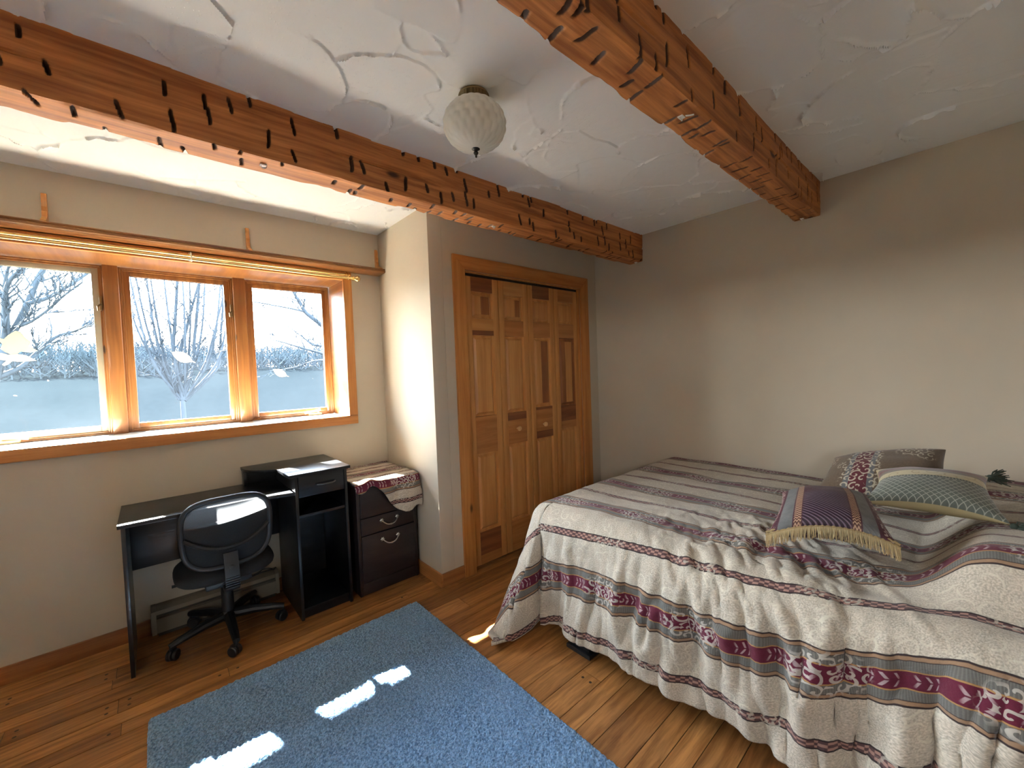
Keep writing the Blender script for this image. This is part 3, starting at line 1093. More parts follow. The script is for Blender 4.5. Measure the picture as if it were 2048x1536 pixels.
for pts, rot, size, cx, cz, mat, lab in (
        (LEAF, -0.52, 0.125, -1.163, 1.515, 'decal', 'white leaf decal stuck on the middle window pane'),
        (LEAF, -0.50, 0.105, -0.622, 1.398, 'decal', 'small white leaf decal on the right window pane'),
        (MAPLE, -0.1, 0.16, -1.835, 1.575, 'decal_p', 'pale blue-green lobed leaf decal on the left window pane'),
        (WING, 0.0, 0.16, -1.85, 1.525, 'decal', 'white winged decal with orange spot on the left window pane')):
    b = new()
    yy = GY - (0.0012 if pts is WING else 0.0)
    prism(b, [(q[0] - cx, q[1] - cz) for q in outline(pts, rot, size, cx, cz, yy)], 'y', -0.0004, 0.0004)
    o = obj('leaf_decal' if pts is not WING else 'winged_decal', b, MT[mat])
    o.location = (cx, yy, cz)
    tagit(o, lab, 'window decal')
    if pts is WING:
        b = new()
        prism(b, [(-0.058 + 0.0075 * math.cos(t * PI / 6), 0.003 + 0.0075 * math.sin(t * PI / 6)) for t in range(12)], 'y', -0.0010, -0.0005)
        obj('spot', b, MT['orange'], o, label='small orange round spot')

# ================================================================== CLOSET DOOR
door = thing('door_1', (0.857, JY, 0.0), label='knotty pine four-leaf bifold closet doors in pine casing', cat='door', kind='structure')
DB = (0.857, JY, 0.0)
CY0, CY1 = JY - 0.020, JY
b = new()
prism(b, [(0.168, 0.0), (DX0, 0.0), (DX0, DZ), (0.168, 2.123)], 'y', CY0, CY1 - 0.0005, 0.003)
obj('side_casing', b, MT['casing_z'], door, True)
b = new()
prism(b, [(DX1, 0.0), (1.551, 0.0), (1.551, 2.123), (DX1, DZ)], 'y', CY0, CY1 - 0.0005, 0.003)
obj('side_casing', b, MT['casing_z'], door, True)
b = new()
prism(b, [(DX0, DZ), (DX1, DZ), (1.551, 2.123), (0.168, 2.123)], 'y', CY0, CY1 - 0.0005, 0.003)
obj('head_casing', b, MT['casing_x'], door, True)
b = new()
box(b, DX0, DX0 + 0.012, JY, JY + 0.1, 0, DZ, 0.001)
box(b, DX1 - 0.012, DX1, JY, JY + 0.1, 0, DZ, 0.001)
box(b, DX0 + 0.012, DX1 - 0.012, JY, JY + 0.1, DZ - 0.008, DZ, 0.001)
obj('jamb', b, MT['casing_z'], door, True)
b = new()
box(b, DX0 + 0.013, DX1 - 0.013, JY + 0.022, JY + 0.04, DZ - 0.024, DZ - 0.0085)
obj('track', b, MT['bronze'], door, True)
LW = (DX1 - DX0 - 0.03) / 4
MATS = [MT['door_a'], MT['door_b'], MT['door_c'], MT['door_d'], MT['door_e']]


def panel(bm, x0, x1, z0, z1, yf, mi, split=None):
    """raised panel: sunk margin, sloped shoulder, raised field"""
    e, sh_ = 0.004, 0.026
    ys, yr = yf + 0.016, yf + 0.004
    loops = [[(x0, yf, z0), (x1, yf, z0), (x1, yf, z1), (x0, yf, z1)],
             [(x0 + e, ys, z0 + e), (x1 - e, ys, z0 + e), (x1 - e, ys, z1 - e), (x0 + e, ys, z1 - e)],
             [(x0 + e + 0.010, ys, z0 + e + 0.010), (x1 - e - 0.010, ys, z0 + e + 0.010), (x1 - e - 0.010, ys, z1 - e - 0.010), (x0 + e + 0.010, ys, z1 - e - 0.010)],
             [(x0 + e + sh_, yr, z0 + e + sh_), (x1 - e - sh_, yr, z0 + e + sh_), (x1 - e - sh_, yr, z1 - e - sh_), (x0 + e + sh_, yr, z1 - e - sh_)]]
    vs = [[bm.verts.new(p) for p in L] for L in loops]
    for i in range(3):
        for k in range(4):
            f = bm.faces.new((vs[i][k], vs[i][(k + 1) % 4], vs[i + 1][(k + 1) % 4], vs[i + 1][k]))
            f.material_index = mi
    q = vs[3]
    if split:
        fr, mj = split
        xa = q[0].co.x + (q[1].co.x - q[0].co.x) * fr
        m0 = bm.verts.new((xa, yr, q[0].co.z))
        m1 = bm.verts.new((xa, yr, q[2].co.z))
        bm.faces.new((q[0], m0, m1, q[3])).material_index = mi
        bm.faces.new((m0, q[1], q[2], m1)).material_index = mj
    else:
        bm.faces.new(q).material_index = mi


# rails: (z0, z1, [material of each leaf]); panels between
TOPR = (1.905, 2.000)
LEAFS = [
    dict(top=2, mid=4, lock=1, bot=2, p1=(0, (0.42, 3)), p2=(0, None), p3=(0, None), strip=2, lockz=(0.790, 1.045)),
    dict(top=4, mid=1, lock=1, bot=1, p1=(0, (0.62, 3)), p2=(0, None), p3=(0, None), strip=None, lockz=(0.815, 1.045)),
    dict(top=2, mid=1, lock=2, bot=1, p1=(0, None), p2=(0, (0.40, 3)), p3=(0, None), strip=None, lockz=(0.818, 1.060)),
    dict(top=1, mid=1, lock=2, bot=1, p1=(0, None), p2=(3, (0.36, 0)), p3=(0, None), strip=None, lockz=(0.86, 1.045)),
]
for i, L in enumerate(LEAFS):
    x0 = DX0 + 0.015 + i * LW + 0.0025
    x1 = x0 + LW - 0.005
    yf = JY + 0.018
    st = 0.050
    b = new()
    box(b, x0, x0 + st, yf, yf + 0.03, 0.02, 2.003, 0.002, mi=0)
    box(b, x1 - st, x1, yf, yf + 0.03, 0.02, 2.003, 0.002, mi=0)
    lz0, lz1 = L['lockz']
    for (z0, z1, m) in ((1.905, 2.003, L['top']), (1.608, 1.722, L['mid']), (lz0, lz1, L['lock']), (0.02, 0.245, L['bot'])):
        box(b, x0 + st, x1 - st, yf, yf + 0.03, z0, z1, 0.0, mi=m)
    if L['strip'] is not None:
        box(b, x0 + st, x1 - st, yf - 0.0004, yf + 0.02, 1.608, 1.640, 0.0, mi=2)
        box(b, x0 + st, x1 - st, yf - 0.0004, yf + 0.02, 0.02, 0.085, 0.0, mi=1)
    if i in (1, 3):
        box(b, x0 + st, x1 - st, yf - 0.0004, yf + 0.02, lz1 - 0.055, lz1, 0.0, mi=2)
    if i == 3:
        box(b, x0 + st, x1 - st, yf - 0.0004, yf + 0.02, lz0, lz0 + 0.06, 0.0, mi=1)
    if i == 2:
        box(b, x0 + st, x1 - st, yf - 0.0004, yf + 0.02, lz0 + 0.055, lz1 - 0.02, 0.0, mi=1)
    panel(b, x0 + st, x1 - st, 1.722, 1.905, yf + 0.001, *L['p1'])
    panel(b, x0 + st, x1 - st, lz1, 1.608, yf + 0.001, *L['p2'])
    panel(b, x0 + st, x1 - st, 0.245, lz0, yf + 0.001, *L['p3'])
    leaf = obj('door_leaf', b, MATS, door, True)
    if i in (1, 2):
        b = new()
        kx = 0.705 if i == 1 else 0.985
        lathe(b, [(0.007, 0.0), (0.008, 0.010), (0.012, 0.014), (0.017, 0.020), (0.0185, 0.027), (0.016, 0.034), (0.009, 0.038), (0.002, 0.039)], 20, M=Matrix.Translation((kx, yf, 0.925)) @ Matrix.Rotation(PI / 2, 4, 'X'))
        sub('knob', b, MT['knob'], leaf, DB, label='small round pale pine knob')

# ================================================================== DESK
dk = thing('desk', (-1.0, -0.22, 0.0), label='black laminate desk with raised hutch, drawer and tower shelf', cat='desk')
b = new()
prism(b, [(-1.472, -0.012), (-0.758, -0.012), (-0.758, -0.466), (-0.86, -0.437), (-0.95, -0.426), (-1.472, -0.420)], 'z', 0.709, 0.727, 0.002)
obj('desktop', b, MT['desk'], dk, True)
b = new()
box(b, -1.462, -1.446, -0.385, -0.016, 0.0, 0.709, 0.0015)
obj('end_panel', b, MT['desk'], dk, True)
b = new()
box(b, -1.446, -0.758, -0.050, -0.035, 0.385, 0.709, 0.001)
obj('modesty_panel', b, MT['desk'], dk, True)
for (xa, xb) in ((-0.758, -0.743), (-0.490, -0.475)):
    b = new()
    box(b, xa, xb, -0.478, -0.016, 0.0, 0.816, 0.0015)
    obj('tower_side', b, MT['desk'], dk, True)
b = new()
pts = [(-0.943, -0.014), (-0.464, -0.014), (-0.464, -0.512), (-0.792, -0.508)]
cv = [(-0.792, -0.508), (-0.797, -0.45), (-0.796, -0.385), (-0.797, -0.31), (-0.806, -0.262), (-0.83, -0.243), (-0.86, -0.226), (-0.895, -0.196), (-0.920, -0.160), (-0.936, -0.118), (-0.943, -0.07)]
prism(b, pts[:3] + cv, 'z', 0.816, 0.833, 0.002)
obj('hutch_top', b, MT['desk'], dk, True)
b = new()
box(b, -0.938, -0.922, -0.085, -0.016, 0.7275, 0.816, 0.001)
obj('hutch_side', b, MT['desk'], dk, True)
b = new()
box(b, -0.922, -0.743 - 0.016, -0.030, -0.018, 0.7275, 0.816, 0.0)
obj('hutch_back', b, MT['desk'], dk, True)
b = new()
box(b, -0.7425, -0.4905, -0.465, -0.02, 0.575, 0.590, 0.001)
obj('tower_shelf', b, MT['desk'], dk, True)
b = new()
box(b, -0.7425, -0.4905, -0.470, -0.02, 0.045, 0.060, 0.001)
box(b, -0.7425, -0.4905, -0.455, -0.44, 0.0, 0.045, 0.0)
obj('tower_shelf', b, MT['desk'], dk, True)
b = new()
box(b, -0.64, -0.4905, -0.034, -0.022, 0.06, 0.816, 0.0)
box(b, -0.7425, -0.64, -0.034, -0.022, 0.59, 0.816, 0.0)
obj('tower_back', b, MT['desk'], dk, True)
b = new()
box(b, -0.7395, -0.4935, -0.477, -0.461, 0.692, 0.812, 0.002)
box(b, -0.73, -0.50, -0.461, -0.08, 0.70, 0.79, 0.0)
dr = obj('drawer', b, MT['desk'], dk, True)
b = new()
tube(b, [(-0.650, -0.476, 0.752), (-0.645, -0.490, 0.7515), (-0.620, -0.499, 0.750), (-0.590, -0.500, 0.750), (-0.565, -0.498, 0.751), (-0.548, -0.490, 0.753), (-0.544, -0.476, 0.754)], [0.003, 0.004, 0.0045, 0.005, 0.0045, 0.004, 0.003], 10)
sub('handle', b, MT['gun'], dr, (-1.0, -0.22, 0.0), label='slim curved bar pull')

# ================================================================== FILE CABINET
fc = thing('file_cabinet', (-0.229, -0.25, 0.0), label='dark brown three-drawer wooden file cabinet in the corner', cat='cabinet')
FB = (-0.229, -0.25, 0.0)
X0, X1, Y0, Y1 = -0.427, -0.031, -0.475, -0.020
b = new()
box(b, X0, X0 + 0.020, Y0, Y1, 0.0, 0.672, 0.002)
box(b, X1 - 0.020, X1, Y0, Y1, 0.0, 0.672, 0.002)
box(b, X0 + 0.02, X1 - 0.02, Y1 - 0.012, Y1, 0.0, 0.672)
box(b, X0 + 0.02, X1 - 0.02, Y0 + 0.014, Y0 + 0.03, 0.0, 0.672)
obj('body', b, MT['cab'], fc, True)
b = new()
box(b, X0 - 0.008, X1 + 0.008, Y0 - 0.012, Y1, 0.672, 0.690, 0.004, 3)
obj('top', b, MT['cab'], fc, True)
b = new()
box(b, X0 + 0.0205, X1 - 0.0205, Y0 + 0.002, Y0 + 0.0135, 0.002, 0.073, 0.003)
obj('plinth', b, MT['cab'], fc, True)
for (z0, z1, hz) in ((0.482, 0.668, None), (0.373, 0.477, 0.438), (0.077, 0.368, 0.318)):
    b = new()
    box(b, X0 + 0.0215, X1 - 0.0215, Y0 - 0.004, Y0 + 0.0135, z0, z1, 0.004, 3)
    d_ = obj('drawer', b, MT['cab'], fc, True)
    if hz:
        b = new()
        cx = -0.222
        yy = Y0 - 0.004
        pts = []
        for q in range(15):
            tt = -1 + 2 * q / 14
            pts.append((cx + 0.050 * tt, yy - 0.012 - 0.012 * (1 - tt * tt), hz - 0.026 * (1 - abs(tt) ** 2.6)))
        tube(b, pts, [0.0032 + 0.0012 * math.cos(1.5 * (-1 + 2 * q / 14)) for q in range(15)], 8)
        lathe(b, [(0.0055, -0.004), (0.0065, 0), (0.0055, 0.004)], 10, M=Matrix.Translation((cx, yy - 0.024, hz - 0.026)) @ Matrix.Rotation(PI / 2, 4, 'Y'))
        for sgn in (-1, 1):
            tube(b, [(cx + sgn * 0.050, yy, hz), (cx + sgn * 0.050, yy - 0.013, hz)], [0.006, 0.005], 8)
            lathe(b, [(0.011, 0.0), (0.012, 0.003), (0.008, 0.006), (0.003, 0.007)], 12, M=Matrix.Translation((cx + sgn * 0.052, yy, hz + 0.003)) @ Matrix.Rotation(PI / 2, 4, 'X'), mod=lambda a, z: 1 + 0.22 * math.cos(6 * a))
        sub('handle', b, MT['pewter'], d_, FB, label='pewter bail pull with rosettes')

# ---- striped cloth over the cabinet
nu, nv = 110, 130
uu, vv = np.meshgrid(np.linspace(0, 1, nu), np.linspace(0, 1, nv))
xl, xr = -0.437, -0.012
ytop0, yfront = -0.004, -0.492
Lt = ytop0 - yfront
drop = 0.035 + 0.175 * sst(uu, 0.30, 0.62) + 0.0 * uu + 0.012 * np.sin(uu * 19)
tot = Lt + 0.02 + drop
a = vv * tot
Rr = 0.02
th = np.clip((a - Lt) / Rr, 0, PI / 2)
ex = np.clip(a - Lt - Rr * PI / 2, 0, 9)
wave = 0.010 * np.sin(uu * 15 + 1.0 + ex * 9) + 0.014 * (fbm(uu * 6, ex * 9, 81, 3) - 0.5)
Yc = ytop0 - np.minimum(a, Lt) - Rr * np.sin(th) - ex * 0.10 - (0.010 + wave) * sst(ex, 0.0, 0.05) * 1.4
Zc = 0.697 - Rr * (1 - np.cos(th)) - ex * 0.985
Zc += 0.010 * (fbm(uu * 7, a * 16, 82, 3) - 0.42) * (1 - sst(a, Lt, Lt + 0.03)) + 0.006
Zc += 0.018 * np.exp(-((uu - 0.22) / 0.09) ** 2) * np.exp(-((a - Lt) / 0.05) ** 2)
Xc = xl + (xr - xl) * uu + 0.004 * np.sin(a * 22)
Xc = np.minimum(Xc, -0.004 - 0.012 * (Zc > 0.6))
Xc += np.where(a > Lt, 0.0, 0.0)
# right edge sags a little over the side in front
P = np.stack([Xc, Yc, Zc], -1)
UVc = np.stack([uu * (xr - xl), a], -1)
me = gridmesh('patterned_cloth', P, UVc)
me.transform(Matrix.Translation((0.229, 0.25, -0.69)))
o = obj('patterned_cloth', me, MT['cloth'])
o.location = (-0.229, -0.25, 0.69)
m = o.modifiers.new('thickness', 'SOLIDIFY')
m.thickness = 0.006
m.offset = 1.0
tagit(o, 'folded striped jacquard cloth draped over the file cabinet', 'cloth')

# ================================================================== BASEBOARD HEATER and cord
ht = thing('baseboard_heater', (-1.083, -0.035, 0.0), label='long beige electric baseboard heater under the desk', cat='heater')
b = new()
prism(b, [(0.0, 0.02), (0.0, 0.155), (-0.030, 0.155), (-0.062, 0.138), (-0.066, 0.118), (-0.05, 0.112), (-0.05, 0.10), (-0.068, 0.096), (-0.068, 0.02)], 'x', -1.366, -0.80, 0.001)
obj('cover', b, MT['heater'], ht, True, 25)
for xa, xb in ((-1.386, -1.366), (-0.80, -0.782)):
    b = new()
    prism(b, [(0.0, 0.016), (0.0, 0.157), (-0.031, 0.157), (-0.065, 0.139), (-0.071, 0.12), (-0.071, 0.016)], 'x', xa, xb, 0.001)
    obj('end_cap', b, MT['heater'], ht, True, 25)
b = new()
box(b, -1.365, -0.801, -0.0505, -0.010, 0.1005, 0.1115)
box(b, -1.360, -0.806, -0.060, -0.006, 0.0, 0.0195)
obj('heating_element', b, MT['heat_dark'], ht, True)
b = new()
tube(b, [(-0.93, -0.05, 0.158), (-0.90, -0.045, 0.163), (-0.87, -0.05, 0.170), (-0.85, -0.042, 0.165), (-0.82, -0.048, 0.168), (-0.80, -0.04, 0.162), (-0.79, -0.02, 0.162)], 0.0035, 8)
tube(b, [(-0.91, -0.03, 0.16), (-0.88, -0.025, 0.166), (-0.86, -0.03, 0.178), (-0.83, -0.035, 0.176), (-0.81, -0.03, 0.165)], 0.0035, 8)
o = obj('power_cord', b, MT['black'])
tagit(o, 'black cord lying on the baseboard heater', 'cord')

# ================================================================== OFFICE CHAIR
CX, CY = -1.072, -0.290
ch = thing('office_chair', (CX, CY, 0.0), math.radians(0), label='black mesh-back swivel office chair at the desk', cat='chair')
A0 = 54
b = new()
lathe(b, [(0.030, 0.075), (0.036, 0.08), (0.036, 0.115), (0.030, 0.125)], 20)
for k in range(5):
    a = math.radians(A0 + 72 * k)
    c, s = math.cos(a), math.sin(a)
    tube(b, [(0.02 * c, 0.02 * s, 0.100), (0.12 * c, 0.12 * s, 0.098), (0.22 * c, 0.22 * s, 0.084), (0.262 * c, 0.262 * s, 0.075)], [0.026, 0.022, 0.018, 0.015], 10)
obj('star_base', b, MT['black'], ch)
for k in range(5):
    a = math.radians(A0 + 72 * k)
    c, s = math.cos(a) * 0.258, math.sin(a) * 0.258
    b = new()
    sw = math.radians(A0 + 72 * k + 40)
    Mr = Matrix.Translation((c, s, 0)) @ Matrix.Rotation(sw, 4, 'Z')
    for off in (-0.014, 0.014):
        lathe(b, [(0.004, -0.007), (0.022, -0.008), (0.026, -0.004), (0.026, 0.004), (0.022, 0.008), (0.004, 0.007)], 20, M=Mr @ Matrix.Translation((-0.012, off, 0.026)) @ Matrix.Rotation(PI / 2, 4, 'X'))
    b2 = new()
    lathe(b2, [(0.02, -0.005), (0.029, -0.005), (0.029, 0.005), (0.02, 0.005)], 20)
    bmesh.ops.transform(b2, matrix=Mr @ Matrix.Translation((-0.012, 0, 0.030)) @ Matrix.Rotation(PI / 2, 4, 'X'), verts=b2.verts)
    join(b, b2)
    tube(b, [(c, s, 0.04), (c, s, 0.085)], 0.006, 8)
    obj('caster', b, MT['black'], ch)
b = new()
tube(b, [(0, 0, 0.10), (0, 0, 0.26), (0, 0, 0.262), (0, 0, 0.31)], [0.028, 0.028, 0.018, 0.018], 18)
obj('gas_lift', b, MT['black'], ch)
b = new()
box(b, -0.10, 0.10, -0.13, 0.10, 0.305, 0.340, 0.008)
obj('seat_plate', b, MT['black'], ch)


def super_pad(bm, w, d, t, n=3.2, nu=40, nv=12, M=None):
    """cushion: superellipse plan with rounded edge"""
    b = bmesh.new()
    rings = []
    for j in range(nv + 1):
        ph = -PI / 2 + PI * j / nv
        rr = math.copysign(abs(math.cos(ph)) ** 0.45, 1)
        zz = math.copysign(abs(math.sin(ph)) ** 0.8, math.sin(ph)) * t / 2
        ring = []
        for k in range(nu):
            a = 2 * PI * k / nu
            ca, sa = math.cos(a), math.sin(a)
            ring.append(b.verts.new((w / 2 * rr * math.copysign(abs(ca) ** (2 / n), ca), d / 2 * rr * math.copysign(abs(sa) ** (2 / n), sa), zz)))
        rings.append(ring)
    for j in range(nv):
        for k in range(nu):
            b.faces.new((rings[j][k], rings[j][(k + 1) % nu], rings[j + 1][(k + 1) % nu], rings[j + 1][k]))
    bmesh.ops.remove_doubles(b, verts=b.verts, dist=1e-5)
    bmesh.ops.recalc_face_normals(b, faces=b.faces)
    if M is not None:
        bmesh.ops.transform(b, matrix=M, verts=b.verts)
    join(bm, b)


b = new()
super_pad(b, 0.44, 0.41, 0.085, M=Matrix.Translation((0, 0.010, 0.376)))
obj('seat', b, MT['blackfab'], ch, ang=60)


# backrest frame: rounded trapezoid ring, gently curved; local y is away from the desk (-)
def back_pt(tx, tz):
    """tx in -1..1 across, tz in 0..1 up"""
    hw = 0.190 - 0.012 * (1 - tz)
    x_ = hw * tx
    z_ = 0.437 + 0.343 * tz
    y_ = -0.198 + 0.030 * tx * tx - 0.020 * tz - 0.012 * math.sin(tz * PI)
    return Vector((x_, y_, z_))


ringp = []
for q in range(64):
    a = 2 * PI * q / 64
    ca, sa = math.cos(a), math.sin(a)
    n_ = 3.4
    ringp.append(back_pt(math.copysign(abs(ca) ** (2 / n_), ca), 0.5 + 0.5 * math.copysign(abs(sa) ** (2 / n_), sa)))
b = new()
rg = []
for q in range(64):
    p, pn, pp = ringp[q], ringp[(q + 1) % 64], ringp[q - 1]
    tg = (pn - pp).normalized()
    nrm = Vector((0, -1, 0))
    s_ = tg.cross(nrm).normalized()
    nn = s_.cross(tg).normalized()
    rg.append([b.verts.new(p + s_ * math.cos(2 * PI * k / 10) * 0.013 + nn * math.sin(2 * PI * k / 10) * 0.012) for k in range(10)])
for q in range(64):
    for k in range(10):
        b.faces.new((rg[q][k], rg[q][(k + 1) % 10], rg[(q + 1) % 64][(k + 1) % 10], rg[(q + 1) % 64][k]))
# lower curved cross rail that carries the lumbar pad
pts = [back_pt(-0.95 + 1.9 * q / 14, 0.50 - 0.22 * (1 - abs(-1 + 2 * q / 14) ** 2.2)) + Vector((0, -0.006, 0)) for q in range(15)]
tube(b, pts, 0.011, 8)
bmesh.ops.recalc_face_normals(b, faces=b.faces)
obj('back_frame', b, MT['black'], ch)
nA, nB = 33, 25
P = np.zeros((nB, nA, 3))
U = np.zeros((nB, nA, 2))
for j in range(nB):
    for i in range(nA):
        tx, tz = -0.97 + 1.94 * i / (nA - 1), 0.02 + 0.96 * j / (nB - 1)
        # squeeze grid into the rounded outline
        lim = (1 - abs(2 * tz - 1) ** 3.4) ** (1 / 3.4)
        p = back_pt(tx * max(lim, 0.3), tz)
        P[j, i] = p
        U[j, i] = (p.x, p.z)
obj('mesh_panel', gridmesh('mesh_panel', P, U), MT['meshback'], ch, label='see-through black mesh')
# padded lower back on the desk side, and the outer skin of the back below the mesh window
P = np.zeros((nB, nA, 3))
for j in range(nB):
    for i in range(nA):
        tx, tz = -0.96 + 1.92 * i / (nA - 1), 0.02 + 0.66 * j / (nB - 1)
        top = 0.70 + 0.045 * tx - 0.02 * (1 - tx * tx)
        tz2 = 0.02 + (top - 0.02) * j / (nB - 1)
        lim = (1 - abs(2 * tz2 - 1) ** 3.4) ** (1 / 3.4)
        p = back_pt(tx * max(lim, 0.3), tz2)
        P[j, i] = p + Vector((0, 0.014 + 0.012 * math.sin(PI * j / (nB - 1)) * (1 - tx * tx), 0))
o = obj('lumbar_pad', gridmesh('lumbar_pad', P), MT['blackfab'], ch)
m = o.modifiers.new('thickness', 'SOLIDIFY')
m.thickness = 0.012
m.offset = 0
b = new()
# spine bracket behind the back
prism(b, [(-0.233, 0.515), (-0.245, 0.515), (-0.255, 0.47), (-0.270, 0.42), (-0.268, 0.37), (-0.245, 0.325), (-0.19, 0.300), (-0.10, 0.298), (-0.10, 0.316), (-0.18, 0.318), (-0.226, 0.335), (-0.248, 0.37), (-0.250, 0.42), (-0.239, 0.47)], 'x', -0.030, 0.030, 0.002)
for q in range(5):
    box(b, -0.030, 0.030, -0.2735, -0.255, 0.345 + q * 0.012, 0.352 + q * 0.012, 0.002)
spine = obj('spine_bracket', b, MT['black'], ch)
b = new()
lathe(b, [(0.010, -0.004), (0.010, 0.003), (0.006, 0.005)], 16, M=Matrix.Translation((0, -0.262, 0.447)) @ Matrix.Rotation(math.radians(68), 4, 'X'))
obj('bolt_cover', b, MT['black'], spine)
b = new()
tube(b, [(-0.05, 0.03, 0.318), (-0.19, 0.05, 0.312), (-0.225, 0.05, 0.314)], [0.005, 0.005, 0.008], 8)
obj('lever', b, MT['black'], ch)

# ================================================================== RUG
rx0, rx1, ry0, ry1 = -1.403, -0.206, -2.62, -0.765
st = 0.0062
nx, ny = int((rx1 - rx0) / st), int((ry1 - ry0) / st)
gx, gy = np.meshgrid(np.linspace(rx0, rx1, nx), np.linspace(ry0, ry1, ny))
rs = np.random.RandomState(9)
e = np.minimum(np.minimum(gx - rx0, rx1 - gx), np.minimum(gy - ry0, ry1 - gy))
hz = 0.0165 + 0.0100 * (rs.rand(ny, nx) - 0.5) + 0.002 * (fbm(gx * 12, gy * 12, 91, 2) - 0.5)
zz = np.where(e < 1e-5, 0.0008, hz * sst(e, -0.006, 0.012))
jx = 0.0022 * (rs.rand(ny, nx) - 0.5) + 0.004 * (vnoise(gx * 8, gy * 8, 95) - 0.5)
jy = 0.0022 * (rs.rand(ny, nx) - 0.5) + 0.004 * (vnoise(gx * 8, gy * 8, 96) - 0.5)
P = np.stack([gx + jx - (-0.80), gy + jy - (-1.70), zz], -1)
o = obj('rug', gridmesh('rug', P), MT['rug'])
o.location = (-0.80, -1.70, 0)
tagit(o, 'blue rectangular cut-pile rug on the plank floor', 'rug')

# ================================================================== BED
bed = thing('bed', (0.94, -2.5, 0.0), label='bed under the striped comforter, on black riser feet', cat='bed')
b = new()
super_pad(b, 1.40, 1.98, 0.19, 12, 64, 10, M=Matrix.Translation((0.955, -2.50, 0.468)))
obj('mattress', b, MT['mattress'], bed, True, 60)
b = new()
box(b, 0.235, 1.66, -3.48, -1.52, 0.175, 0.372, 0.02, 3)
obj('box_spring', b, MT['boxspring'], bed, True)
b = new()
box(b, 0.225, 0.262, -3.48, -1.53, 0.135, 0.174, 0.002)
box(b, 1.63, 1.667, -3.48, -1.53, 0.135, 0.174, 0.002)
for yy in (-1.56, -2.5, -3.44):
    box(b, 0.262, 1.63, yy - 0.018, yy + 0.018, 0.136, 0.173, 0.002)
obj('bed_frame', b, MT['black'], bed, True)
for (lx, ly) in ((0.20, -1.715), (1.61, -1.70), (0.20, -3.3), (1.61, -3.3)):
    b = new()
    box(b, lx - 0.016, lx + 0.062, ly - 0.03, ly + 0.03, 0.03, 0.1345, 0.003)
    prism(b, [(lx - 0.07, ly - 0.07), (lx + 0.07, ly - 0.07), (lx + 0.07, ly + 0.07), (lx - 0.07, ly + 0.07)], 'z', 0.0, 0.022, 0.004)
    prism(b, [(lx - 0.055, ly - 0.055), (lx + 0.055, ly - 0.055), (lx + 0.055, ly + 0.055), (lx - 0.055, ly + 0.055)], 'z', 0.022, 0.06, 0.006)
    obj('leg', b, MT['black'], bed, True, label='black riser foot')

# ---- comforter -------------------------------------------------------------
XE, YF, RB = 0.285, -1.455, 0.125          # where the top starts to roll over the side and the foot
ZT = 0.632
A_IN = 1.678 - XE                           # flat width of the top
NB_FOOT = 70
DSIDE = 0.615
DFOOT = 0.60
na = 250
a_in = np.linspace(0, A_IN, 130)[:-1]
p_out = np.linspace(0, DSIDE, na - 129)
p = np.concatenate([a_in - A_IN, p_out])    # <=0 on top, >0 over the side
q_out = np.linspace(DFOOT, 0, NB_FOOT)[:-1]
b_in = np.linspace(0, 2.15, 300)
q = np.concatenate([q_out, -b_in])          # >0 over the foot
Pg, Qg = np.meshgrid(p, q)


def roll(t, ang):
    """arc then straight line falling at `ang` from the vertical: (out, down)"""
    th_ = PI / 2 - ang
    s1 = RB * th_
    tt = np.minimum(t, s1)
    o_ = RB * np.sin(tt / RB)
    d_ = RB * (1 - np.cos(tt / RB))
    r_ = np.maximum(t - s1, 0)
    return o_ + r_ * np.sin(ang), d_ + r_ * np.cos(ang)


pp = np.maximum(Pg, 0)
qq = np.maximum(Qg, 0)
phi = np.arctan2(qq, np.maximum(pp, 1e-9))
rho = np.sqrt(pp * pp + qq * qq)
both = (pp > 0) & (qq > 0)
# square corner pulled in to a rounded hem
mx = np.maximum(np.cos(phi), np.sin(phi))
full = DSIDE / mx
lim_ = np.minimum(full, 0.80)
rho = np.where(both, rho * lim_ / full, rho)
# lean of the hanging cloth, out at the corner fold, in just beside it
phd = np.degrees(phi)
lean = np.interp(phd, [0, 9, 20, 34, 50, 66, 80, 90], [0.10, 0.02, 0.14, 0.44, 0.44, 0.30, 0.22, 0.20])
yb_ = -Qg                                    # distance from the foot roll towards the pillows
lean = np.where(both, lean, np.where(pp > 0, 0.10 - 0.06 * np.exp(-((yb_ - 0.10) / 0.10) ** 2), 0.20))
dirang = np.radians(np.interp(phd, [0, 10, 25, 45, 60, 75, 90], [0, -4, -2, 8, 35, 65, 90]))
o_, d_ = roll(rho, lean)
maxd = ZT - 0.022
over = np.maximum(d_ - maxd, 0)
d_ = np.minimum(d_, maxd)
o_ = o_ + over * 0.6
Xc = np.where(pp > 0, XE, XE - Pg) - o_ * np.where(pp > 0, np.cos(np.where(both, dirang, 0)), 0) * (rho > 0)
Yc = np.where(qq > 0, YF, YF + Qg) + o_ * np.where(qq > 0, np.sin(np.where(both, dirang, PI / 2)), 0)
Zc = ZT - d_
B = -Qg                                       # metres along the bed from the foot roll
# puffy top
top = (1 - sst(rho, 0.0, 0.10))
Zc += top * (0.012 * (fbm(Pg * 4 + 9, B * 4, 101, 3) - 0.5) * 2)
# pillows under the cover at the head
hump = sst(B, 1.36, 1.56) * sst(-Pg, 0.02, 0.22) * 0.145 * (1 - 0.25 * sst(-Pg, 0.9, 1.3))
Zc += hump * top
